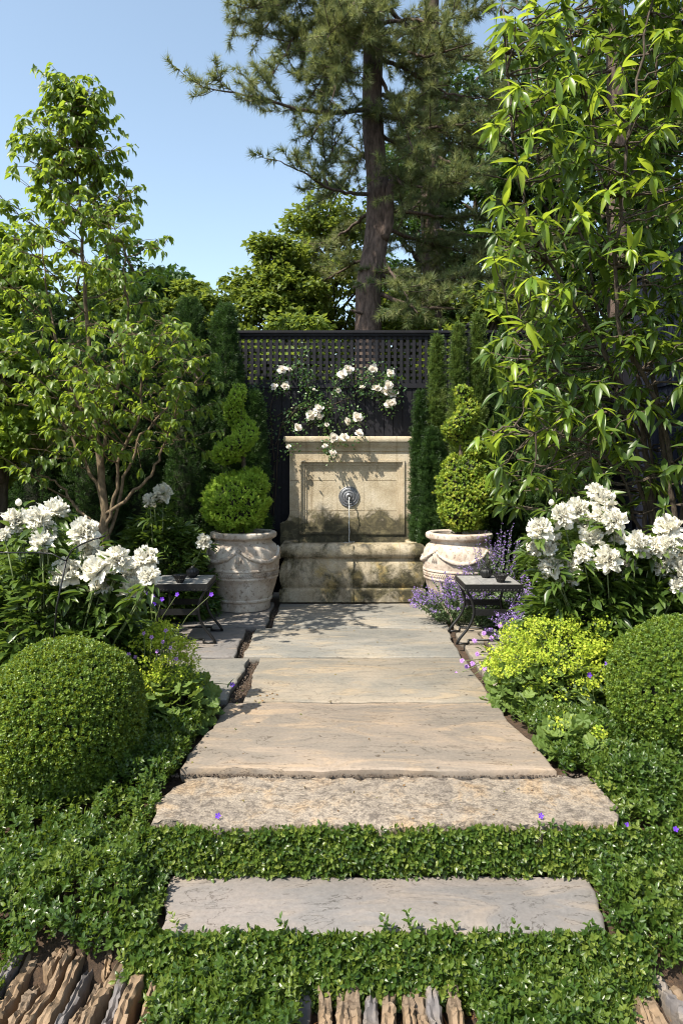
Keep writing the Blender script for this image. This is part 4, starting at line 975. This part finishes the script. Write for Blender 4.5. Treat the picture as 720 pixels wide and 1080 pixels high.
# ------------------------------------------------------------------ yews
def yew(c, r, h, label, n, tipm=False, group='upright yews along the fence', lean=0, z0=0.0):
    t = thing('upright_yew', label, 'shrub', (c[0], c[1], -.05), group)
    m = MB(); z = U(z0, h, n); a = U(0, 2*np.pi, n)
    prof = np.interp(z/h, [0,.15,.5,.8,.95,1], [.85,1,.95,.7,.4,.12])*r
    prof = prof*(1+.30*wob(np.stack([np.cos(a)*2,np.sin(a)*2,z*3],1),1.5,c[0]*3)+.18*wob(np.stack([np.cos(a)*2,np.sin(a)*2,z*7],1),2.5,c[0]*5))*(1-np.abs(rng.normal(size=n))*.12)
    q = np.stack([c[0]+prof*np.cos(a)+lean*z/h, c[1]+prof*np.sin(a), z], 1)
    D = np.stack([np.cos(a)*.8, np.sin(a)*.8, np.ones(n)*.8], 1)+.5*rng.normal(size=(n,3))
    m.inst(YEWS, q-nrm(D)*.05, D, rdir(n), U(.9,1.6,n), np.clip(rng.random(n)*.5+.1+.35*wob(q,7,c[0])+.15*rng.normal(size=n),0,1)); m.build('foliage', M['yew_tip' if tipm else 'yew'], t, False)
    m = MB(); m.tube([(c[0],c[1],-.05),(c[0]+lean*.5,c[1],h*.5),(c[0]+lean,c[1],h*.9)], [.04,.03,.01], 7); m.build('trunk', M['bark_dark'], t)
    m = MB(); m.tube([(c[0],c[1],0.05),(c[0]+lean*.5,c[1],h*.5),(c[0]+lean*.8,c[1],h*.75)], [r*.6,r*.6,r*.3], 9); m.build('opaque_core', M['core'], t)  # opaque core added up the column, hidden by the foliage
def topz(py, Y): return CAMH-(py-490)*Y/F
Y=7.75
for px, py, r, tip, lb in ((444,415,.10,0,'short dark yew column against the right end of the fountain'),(461,356,.10,1,'tall light tipped yew spire right of the fountain top'),(482,346,.095,1,'tallest pair yew spire in the middle of the group by the fence post'),(503,334,.10,1,'yew spire standing in front of the fence post'),(455,455,.16,0,'broad low yew beside the fountain side'),(534,348,.24,0,'broad dark yew right of the fence post'),(570,342,.28,0,'dark yew behind the long leaved tree, towards the side fence'),(614,350,.3,0,'dark yew deep behind the long leaved tree by the side fence')):
    yew((P(px,py,Y)[0], Y+U(-.1,.1)), r, topz(py, Y), lb, int(5500*r/.12) if r < .2 else 6500, tip)
for i, (px, py, r) in enumerate(((268,415,.14),(238,322,.25),(200,316,.32),(150,305,.34),(100,318,.34),(45,310,.35),(-15,318,.35),(-80,310,.4))):
    Y = 7.75-(.25 if i > 3 else 0)
    yew((P(px,py,Y)[0], Y), r, topz(py, Y), ['narrow dark yew left of the fountain, laced with rose canes','dark yew right behind the left spiral topiary','dark yew left of the topiary, right of the left tree','dark yew behind the lower branches of the left tree','dark yew directly behind the left tree trunk','dark yew left of the left tree trunk','dark yew at the left edge of the photo','dark yew just outside the left edge'][i], 6500)

# ------------------------------------------------------------------ dogwood (left)
def curve(p0, p1, bow, n=8, jit=.02):
    t = np.linspace(0, 1, n)[:,None]; mid = (p0+p1)/2+bow; c = (1-t)**2*p0+2*t*(1-t)*mid+t**2*p1
    c[1:-1] += jit*rng.normal(size=(n-2,3)); return c
def resample(pts, n):
    pts = np.asarray(pts, float); d = np.r_[0, np.cumsum(np.linalg.norm(np.diff(pts, axis=0), axis=1))]; t = np.linspace(0, d[-1], n)
    return np.stack([np.interp(t, d, pts[:,k]) for k in range(3)], 1)
dw = thing('dogwood_tree', 'slender light green tree at left with several grey stems rising against the sky', 'tree', (P(108,600,6.0)[0], 6.0, -.05))
Yd = 6.0
lead = resample([P(112,675,Yd), P(112,560,Yd), P(105,480,Yd), P(96,400,Yd), P(90,300,Yd), P(82,180,Yd), P(77,90,Yd)], 40); lead[1:-1] += .008*rng.normal(size=(38,3))
tr = MB(); tr.tube(lead, np.interp(np.linspace(0,1,40), [0,.25,.6,1], [.046,.032,.016,.005]), 10, bump=.04)
fork = [[(112,575),(124,535),(132,500),(150,455),(190,420),(215,395)], [(112,560),(122,520),(126,480),(148,440),(150,400),(160,350)], [(108,530),(92,490),(68,450),(40,410),(20,380)], [(108,545),(130,530),(160,500),(172,470),(185,440)], [(110,560),(85,540),(62,510),(40,500)], [(106,500),(112,450),(128,400),(135,330),(130,260)], [(100,470),(80,420),(62,370),(50,310),(45,260)]]
limbs = [lead]
for k, c in enumerate(fork):
    pts = resample([P(a,b,Yd+(.3*(-1)**k)*i/len(c)) for i,(a,b) in enumerate(c)], 24); pts[1:-1] += .008*rng.normal(size=(22,3)); limbs.append(pts)
    tr.tube(pts, np.linspace(.017,.006,24), 8)
EZ = [CAMH-(y-490)*Yd/F for y in (85,100,140,200,250,300,380,430,475)][::-1]; ER = [.05,.14,.38,.58,.82,1.02,1.25,1.30,.9][::-1]
tips = []
for k in range(320):
    z = EZ[0]+(EZ[-1]-EZ[0])*rng.random()**.8; r = np.interp(z, EZ, ER)*U(.35,1.05) if k%3 else np.interp(z, EZ, ER)*U(.85,1.12); a = U(0, 2*np.pi)
    ax = np.array([np.interp(z, lead[:,2], lead[:,0]), Yd]); tx, ty = ax[0]+r*math.cos(a), ax[1]+r*math.sin(a)*.85
    qx, qy = 360+tx*F/ty, 490+(CAMH-z)*F/ty
    if z > 2.5 and rng.random() < .55: continue
    if tx > -1.15 and z < 2.35: continue
    tips.append((tx, ty, z))
tips = np.array(tips); allb = np.concatenate(limbs); lv = MB(); LP=[]; LD=[]
for p in tips:
    cand = allb[(allb[:,2] < p[2]-.12*np.linalg.norm(allb[:,:2]-p[:2],axis=1)-.05)]
    if len(cand) == 0: cand = allb
    d = np.linalg.norm(cand-p, axis=1)+.5*np.abs((p[2]-cand[:,2])-.6*np.linalg.norm(cand[:,:2]-p[:2],axis=1)); b = cand[np.argmin(d)]
    c = curve(b, p, np.array([0,0,-.05]), 9, .012); ln = np.linalg.norm(p-b); tr.tube(c, np.linspace(.003+.005*min(1,ln), .002, 9), 5, cap=False)
    for s_ in range(int(5+5*ln)):
        t_ = U(.35,1); q = c[min(8,int(t_*8))]; d_ = nrm(rng.normal(size=3)*[1,1,.3]+(p-b)*.8); e = q+d_*U(.08,.26); tr.tube([q, (q+e)/2+[0,0,.01], e], [.003,.002,.0015], 4, cap=False)
        for j in range(int(U(6,10))): LP.append(e-d_*U(0,.05)+.012*rng.normal(size=3)); LD.append(nrm(d_*.5+rng.normal(size=3)*[.7,.7,.25])*.8+np.array([0,0,-.55]))
LP = np.array(LP); LD = np.array(LD); n = len(LP)
lv.inst(LEAFD, LP, LD, rng.normal(size=(n,3))*.35+[0,0,1], U(.050,.088,n)); tr.build('trunk', M['bark_grey'], dw); lv.build('crown', M['dogwood'], dw)
print('dogwood leaves', n)

# ------------------------------------------------------------------ long-leaved tree (right)
mg = thing('long_leaved_tree', 'tall multi stemmed tree at right with long glossy drooping leaves', 'tree', (2.45, 5.6, -.05))
Ym = 5.6; tr = MB(); limbs = []
stems = [[(690,680,0),(688,560,0),(683,490,0),(672,430,-.1),(640,380,-.2),(612,330,-.3),(585,290,-.4),(560,240,-.4),(540,150,-.5),(533,60,-.5),(530,10,-.5)],
 [(690,680,.1),(690,560,.1),(680,470,.1),(672,400,.1),(655,320,0),(640,220,0),(620,120,0),(600,20,0),(590,-80,0)],
 [(697,680,0),(698,560,.1),(700,480,.2),(690,400,.2),(680,300,.2),(682,180,.3),(690,60,.3),(690,-100,.3)],
 [(700,680,0),(712,560,-.1),(705,480,-.2),(690,420,-.3),(652,350,-.5),(650,250,-.6),(662,150,-.7),(680,40,-.7),(700,-60,-.7)],
 [(688,680,0),(680,560,0),(672,480,-.1),(650,440,-.3),(600,400,-.5),(570,370,-.6),(545,350,-.7)],
 [(695,680,0),(720,540,0),(740,440,0),(745,300,0),(735,150,-.2),(725,20,-.3)],
 [(685,680,0),(678,570,-.1),(655,500,-.3),(620,470,-.5),(580,455,-.7),(530,450,-.8)],
 [(690,680,.1),(690,500,.3),(670,380,.5),(600,280,.6),(570,180,.6),(560,80,.6),(555,0,.6)],
 [(697,680,0),(730,520,0),(780,400,.1),(800,250,.2),(790,80,.2)],
 [(680,470,0),(650,420,.1),(630,340,.2),(620,260,.2),(590,190,.2),(575,110,.1)]]
for k, c in enumerate(stems):
    pts = resample([P(a,b,Ym+d) for a,b,d in c], 34); pts[0,2] = -.05 if c[0][1] > 600 else pts[0,2]; pts[1:-1] += .010*rng.normal(size=(32,3)); limbs.append(pts)
    tr.tube(pts, np.linspace(.026 if k < 6 else .017,.005,34), 8)
allb = np.concatenate([l_[5:] for l_ in limbs]); W_=[]
bright = [(543,18),(548,90),(538,45),(575,95),(600,80),(520,130),(530,215),(545,250),(520,270),(572,230),(560,290),(525,330),(548,300),(590,110),(620,150),(650,130),(700,130),(715,60),(655,70),(690,180),(640,200),(665,260),(612,225),(540,380),(560,410),(505,460),(530,455),(600,435),(635,430),(580,450),(555,340),(595,300),(700,30),(712,90),(560,140),(545,170),(628,95),(676,100)]
for (a,b) in bright: W_.append((*P(a,b,Ym+U(-1.0,-.7)), 1))  # tip whorls that get the sunlit-coloured leaf copy
for k in range(1250):
    px = U(512,830); py = U(-160,535)
    if py > 380 and px > 640 and rng.random() < .55: continue
    if px < 560 and rng.random() < .45+.4*math.sin(py*.045): continue
    if py < 60 and px < 560 and rng.random() < .6: continue
    if py < 0 and px < 600: continue
    W_.append((*P(px,py,Ym+U(-.75,.75)), 1 if rng.random() < .05 else 0))
W_ = np.array(W_); A=[];Bn=[]
for w4 in W_:
    p = w4[:3]; d = np.linalg.norm(allb-p, axis=1)+.6*np.maximum(0, allb[:,2]-p[2]+.1); b = allb[np.argmin(d)]
    c = curve(b, p, np.array([0,0,-.04]), 7, .012); tr.tube(c, np.linspace(.008,.0035,7), 5, cap=False)
    dirn = nrm(p-b+np.array([0,0,.25])); nl = int(U(7,12))
    for j in range(nl):
        a = 2*np.pi*j/nl+U(-.3,.3); s1 = nrm(np.cross(dirn,[.3,.2,1.])); s2 = np.cross(dirn, s1); o_ = s1*math.cos(a)+s2*math.sin(a)
        D = nrm(o_*.75+dirn*U(.0,.5)+rng.normal(size=3)*.30+np.array([0,0,-U(-.1,.85)])); (A if w4[3] else Bn).append((*(p-dirn*U(0,.05)), *D))
for arr, nm, mt in ((A,'sunlit_leaves','magnolia_sunlit'), (Bn,'crown','magnolia')):
    arr = np.array(arr); m = MB(); n = len(arr); m.inst(LEAFL, arr[:,:3], arr[:,3:], rng.normal(size=(n,3))*.3+[0,-.15,1], U(.08,.20,n)); m.build(nm, M[mt], mg)
tr.build('trunk', M['bark_brown'], mg)

# ------------------------------------------------------------------ pines
def pine_tree(label, Yp, trunk, tr_r, branches, ntw, name='pine_tree', stub=False, m_needle='pine'):
    b0 = P(*trunk[0], Yp); t = thing(name, label, 'tree', (b0[0], Yp, -.05)); tr = MB()
    pts = resample([P(a,b,Yp) for a,b in trunk], 40); pts[0,2] = -.05; tr.tube(pts, np.interp(np.linspace(0,1,40), np.linspace(0,1,len(tr_r)), tr_r), 16, bump=.03)
    nd = MB(); TP=[]; TD=[]
    for (c, dens) in branches:
        bp = resample([P(a,b,Yp+d) for a,b,d in c], 22); bp[1:-1] += .010*rng.normal(size=(20,3)); L_ = np.linalg.norm(np.diff(bp,axis=0),axis=1).sum()
        tr.tube(bp, np.linspace(.022+.016*L_/2, .008, 22), 7, cap=False)
        for k in range(int(L_*dens*ntw)):
            i = int(U(4 if L_ > 1.5 else 2, 21.99)); q = bp[i]; ax = nrm(bp[min(21,i+1)]-bp[i-1]); d_ = nrm(ax*.7+rng.normal(size=3)*[1,1,.45]+[0,0,.05]); ln = U(.25,.75)*(1.15-.35*i/22)
            e = q+d_*ln+[0,0,.05]; tr.tube([q,(q+e)/2+[0,0,-.03],e], [.008,.006,.004], 4, cap=False)
            nt_ = int(ln/.055)
            for j in range(nt_):
                u_ = (j+1)/nt_; pp = q+(e-q)*u_; s_ = nrm(d_+rng.normal(size=3)*.75+[0,0,.15]); TP.append(pp+s_*.05); TD.append(s_)
            TP.append(e); TD.append(d_)
    TP = np.array(TP); n = len(TP); nd.inst(NEED, TP, np.array(TD), rdir(n), U(.8,1.25,n), np.clip(.5+.3*rng.normal(size=n)+.25*wob(TP,1.3),0,1)); print(label, n)
    if stub:
        s = MB(); sp = resample([P(402,250,Yp-.06), P(409,238,Yp-.14), P(409,220,Yp-.16), P(411,200,Yp-.16), P(417,190,Yp-.16)], 12); s.tube(sp, np.interp(np.linspace(0,1,12),[0,.2,.8,1],[.15,.10,.085,.10]), 12, bump=.05)
        s.build('broken_limb', M['bark_pine'], t)
        for c in ([(388,300,-.1),(380,301,-.2),(372,303,-.25)], [(392,328,-.1),(380,330,-.2),(370,327,-.3)], [(400,285,-.1),(412,288,-.2)]): s = MB(); s.tube([P(a,b,Yp+d) for a,b,d in c], [.04,.03,.02][:len(c)], 8); s.build('branch_stub', M['bark_pine'], t)
    tr.build('trunk', M['bark_pine'], t); nd.build('crown', M[m_needle], t, False)
    return t
Yp = 12.5
br = []
def B(c, dens=1.0): br.append((c, dens))
B([(392,112,0),(370,118,-.4),(345,119,-.8),(310,115,-1.2),(270,102,-1.5),(215,92,-1.6)], .75)
B([(345,119,-.8),(335,135,-1),(325,150,-1)], .8)
B([(388,205,0),(365,203,-.4),(345,198,-.8),(325,185,-1.1),(296,170,-1.2)], .75)
B([(345,198,-.6),(340,180,-.5),(350,160,-.4),(355,140,-.2)], .9)
for a in ([(398,-40,0),(350,-20,-.6),(300,5,-1),(255,10,-1.3)], [(395,-10,0),(350,10,-.4),(310,40,-.9),(290,75,-1.2)], [(395,20,0),(365,40,-.6),(345,70,-.9),(330,100,-1)], [(398,-60,0),(340,-50,0),(290,-30,.3),(260,-10,.5)], [(396,10,.2),(360,50,.6),(345,95,.8)], [(400,-80,0),(330,-80,-1),(270,-50,-1.5)], [(396,0,0),(380,40,-1),(360,70,-1.3),(350,105,-1.4)], [(398,-30,0),(340,20,-.5),(320,60,-.8)], [(398,-50,0),(310,-10,-.5),(275,35,-.8)], [(398,-30,0),(370,10,-1.3),(345,40,-1.7)]): B(a, 1.5)
for a in ([(400,60,0),(430,75,-.3),(475,100,-.6),(520,105,-.8)], [(402,25,0),(430,20,-.5),(465,25,-.9),(500,10,-1)], [(403,178,0),(425,195,-.4),(460,198,-.8),(500,175,-1)], [(403,100,.2),(440,120,.6),(480,150,.9),(520,160,1)], [(400,0,0),(440,40,.5),(480,60,1),(540,70,1)], [(400,140,.2),(440,170,.8),(470,210,1.2)], [(403,240,0),(430,250,.5),(470,262,1),(510,270,1)], [(402,290,.2),(440,300,.2),(490,292,-.2),(540,300,0)], [(402,-30,0),(450,-20,-.5),(510,-10,-1)], [(400,80,0),(425,130,-.7),(440,170,-1)], [(402,270,0),(420,300,-.5),(440,330,-.8)], [(403,260,0),(380,275,.6),(350,290,1.2),(325,310,1.5)], [(400,215,.2),(370,240,1),(340,260,1.5),(315,275,1.8)], [(400,310,0),(440,325,-.3),(500,325,-.5),(560,315,-.3)], [(398,150,.3),(375,170,1),(350,215,1.2)], [(400,50,0),(450,60,-.8),(500,45,-1.2)], [(400,120,0),(450,135,-.5),(490,130,-.8),(530,120,-1)], [(400,220,0),(440,225,0),(480,230,.2),(530,220,.3)]): B(a, 1.15)
pine_tree('tall pine with bare dark trunk and broken limb rising behind the fountain', Yp, [(388,560),(388,352),(388,300),(397,250),(399,200),(392,120),(393,60),(399,-10),(402,-140)], [.27,.25,.225,.22,.20,.18,.165,.15,.10], br, 11, stub=True)
br = []
for a in ([(452,20,0),(420,40,-.4),(400,60,-.5)], [(452,60,0),(490,60,-.5),(530,50,-.8)], [(452,120,0),(430,140,-.6),(415,170,-.8)], [(452,160,0),(490,180,-.5),(540,190,-.8)], [(455,200,0),(425,230,-.5),(410,260,-.6)], [(455,240,0),(500,250,-.6),(550,250,-1)], [(455,-20,0),(500,-10,-.6),(560,-10,-1)], [(455,300,0),(430,310,-1),(420,330,-1)], [(455,280,0),(500,310,-1),(550,320,-1)], [(455,100,0),(500,110,.6),(550,115,.8)], [(455,-20,0),(420,-10,-.6),(390,0,-1)],[(455,150,0),(450,170,-1),(455,220,-1.3)],[(455,60,0),(445,100,-1),(440,130,-1.3)],[(455,230,0),(465,270,-1),(470,300,-1.3)]): B(a, 1.35)
pine_tree('second pine behind and right of the bare trunked pine', 15.0, [(455,560),(455,300),(452,150),(455,0),(455,-120)], [.25,.22,.2,.17,.1], br, 5.5)
br = []
for a in ([(650,-60,0),(600,-20,-.8),(550,0,-1)], [(650,0,0),(600,30,-.6),(540,40,-.9)], [(650,20,0),(700,30,-.6),(750,20,-.8)], [(650,70,0),(600,90,-.6),(550,110,-.8)], [(650,130,0),(700,140,-.6),(760,130,-.8)], [(650,150,0),(600,170,-.6),(560,190,-.8)], [(650,-30,0),(700,-20,-.6),(760,-40,-.8)], [(650,220,0),(600,250,-.6),(540,270,-.8)], [(650,220,0),(700,230,-.6),(760,240,-.8)],[(650,300,0),(600,320,-.6),(540,330,-.8)]): B(a, 1.1)
pine_tree('dark pine standing behind the long leaved tree on the right', 14.0, [(652,560),(652,300),(650,150),(648,0),(650,-120)], [.24,.22,.2,.17,.1], br, 5.0)

# ------------------------------------------------------------------ broadleaf trees beyond the fence
def broad(label, px, Yt, toppx, wpx, botpx, mt, n, lsz=(.09,.15), nclump=55, name='broadleaf_tree', seed=0):
    base = P(px, 560, Yt); s = Yt/F; t = thing(name, label, 'tree', (base[0], Yt, -.05)); ztop = CAMH-(toppx-490)*s; zbot = CAMH-(botpx-490)*s; rx = wpx*s/2
    zc = (ztop+zbot)/2; rz = (ztop-zbot)/2
    u = rdir(nclump); cc = np.array([base[0], Yt, zc])+u*np.array([rx, rx*.8, rz])*(U(.25,1,nclump)**.45)[:,None]*.88
    cr = U(.16,.30,nclump)*min(rx, rz)*1.15; tr = MB(); tr.tube(resample([(base[0],Yt,-.05),(base[0]+.1,Yt,zbot+.3),(base[0],Yt,zc+.5*rz)], 16), np.linspace(.09+.03*rx,.04,16), 10, bump=.04)
    lv = MB(); per = n//nclump
    for c, r in zip(cc, cr):
        b = np.array([base[0], Yt, max(.6, c[2]-.7*np.linalg.norm(c[:2]-[base[0],Yt])-.2)]); tr.tube(curve(b, c, np.array([0,0,-.1]), 7, .03), np.linspace(.05,.01,7), 5, cap=False)
        v = rdir(per); v[:,2] = v[:,2]*.75+.12; q = c+v*r*np.array([1.25,1.25,.8])*(U(.45,1.12,per)**.6)[:,None]*(1+.2*wob(v*4,1.4,c[0]*3))[:,None]
        D = v*[1,1,.2]+.5*rng.normal(size=v.shape)+[0,0,-.25]; lv.inst(LEAF2, q, D, rng.normal(size=v.shape)*.5+[0,0,1], U(*lsz,per), np.clip(rng.random(per)*.7+.3*rng.random(),0,1))
    tr.build('trunk', M['bark_dark'], t); lv.build('crown', M[mt], t, False)
broad('bright green maple beyond the fence, below and left of the pine', 290, 13.5, 246, 105, 430, 'maple', 16000, nclump=70)
broad('sunny maple close to the left of the pine trunk', 345, 15.5, 190, 130, 430, 'maple', 15000, nclump=60)
broad('green tree beyond the fence between left tree and maples', 200, 12.5, 292, 95, 440, 'maple', 13000, nclump=55)
broad('dark tree behind the upper half of the left slender tree', 150, 13.5, 240, 130, 450, 'darktree', 13000, nclump=55)
broad('shaded tree behind the left slender tree trunk', 80, 12.0, 275, 150, 460, 'maple', 12000, nclump=55)
broad('yellow green tree at the left edge beyond the fence', 5, 11.0, 210, 110, 470, 'dogwood', 12000, nclump=55)
broad('dark tree outside the left edge', -90, 11.5, 200, 180, 470, 'darktree', 9000, nclump=45)
broad('tall ivy dark tree right of the pine trunk', 440, 18.0, 120, 110, 430, 'darktree', 15000, nclump=60)
broad('dark tree behind the second pine', 500, 19.0, 30, 170, 440, 'darktree', 17000, nclump=70, lsz=(.12,.2))
broad('dark tree high behind the long leaved tree', 600, 17.0, -20, 170, 440, 'darktree', 17000, nclump=70, lsz=(.12,.2))
broad('dark tree at the right edge behind the side fence', 700, 15.0, -10, 170, 440, 'darktree', 15000, nclump=60, lsz=(.12,.2))
broad('light green tree low behind the lattice right of the pine', 520, 12.0, 290, 130, 470, 'maple', 11000, nclump=45)
broad('light green tree low behind the lattice left of the pine', 300, 11.0, 325, 130, 470, 'maple', 11000, nclump=45)
broad('tree low behind the fence at the pine foot', 420, 14.5, 300, 120, 470, 'maple', 9000, nclump=40)
broad('low dark tree behind the right end of the lattice fence', 640, 10.5, 330, 200, 540, 'darktree', 12000, nclump=60)
# dense understorey in front of side views
broad('rounded shrub tree in the bed left of the slender tree', -10, 6.2, 330, 130, 520, 'dogwood', 9000, lsz=(.06,.1), nclump=45)
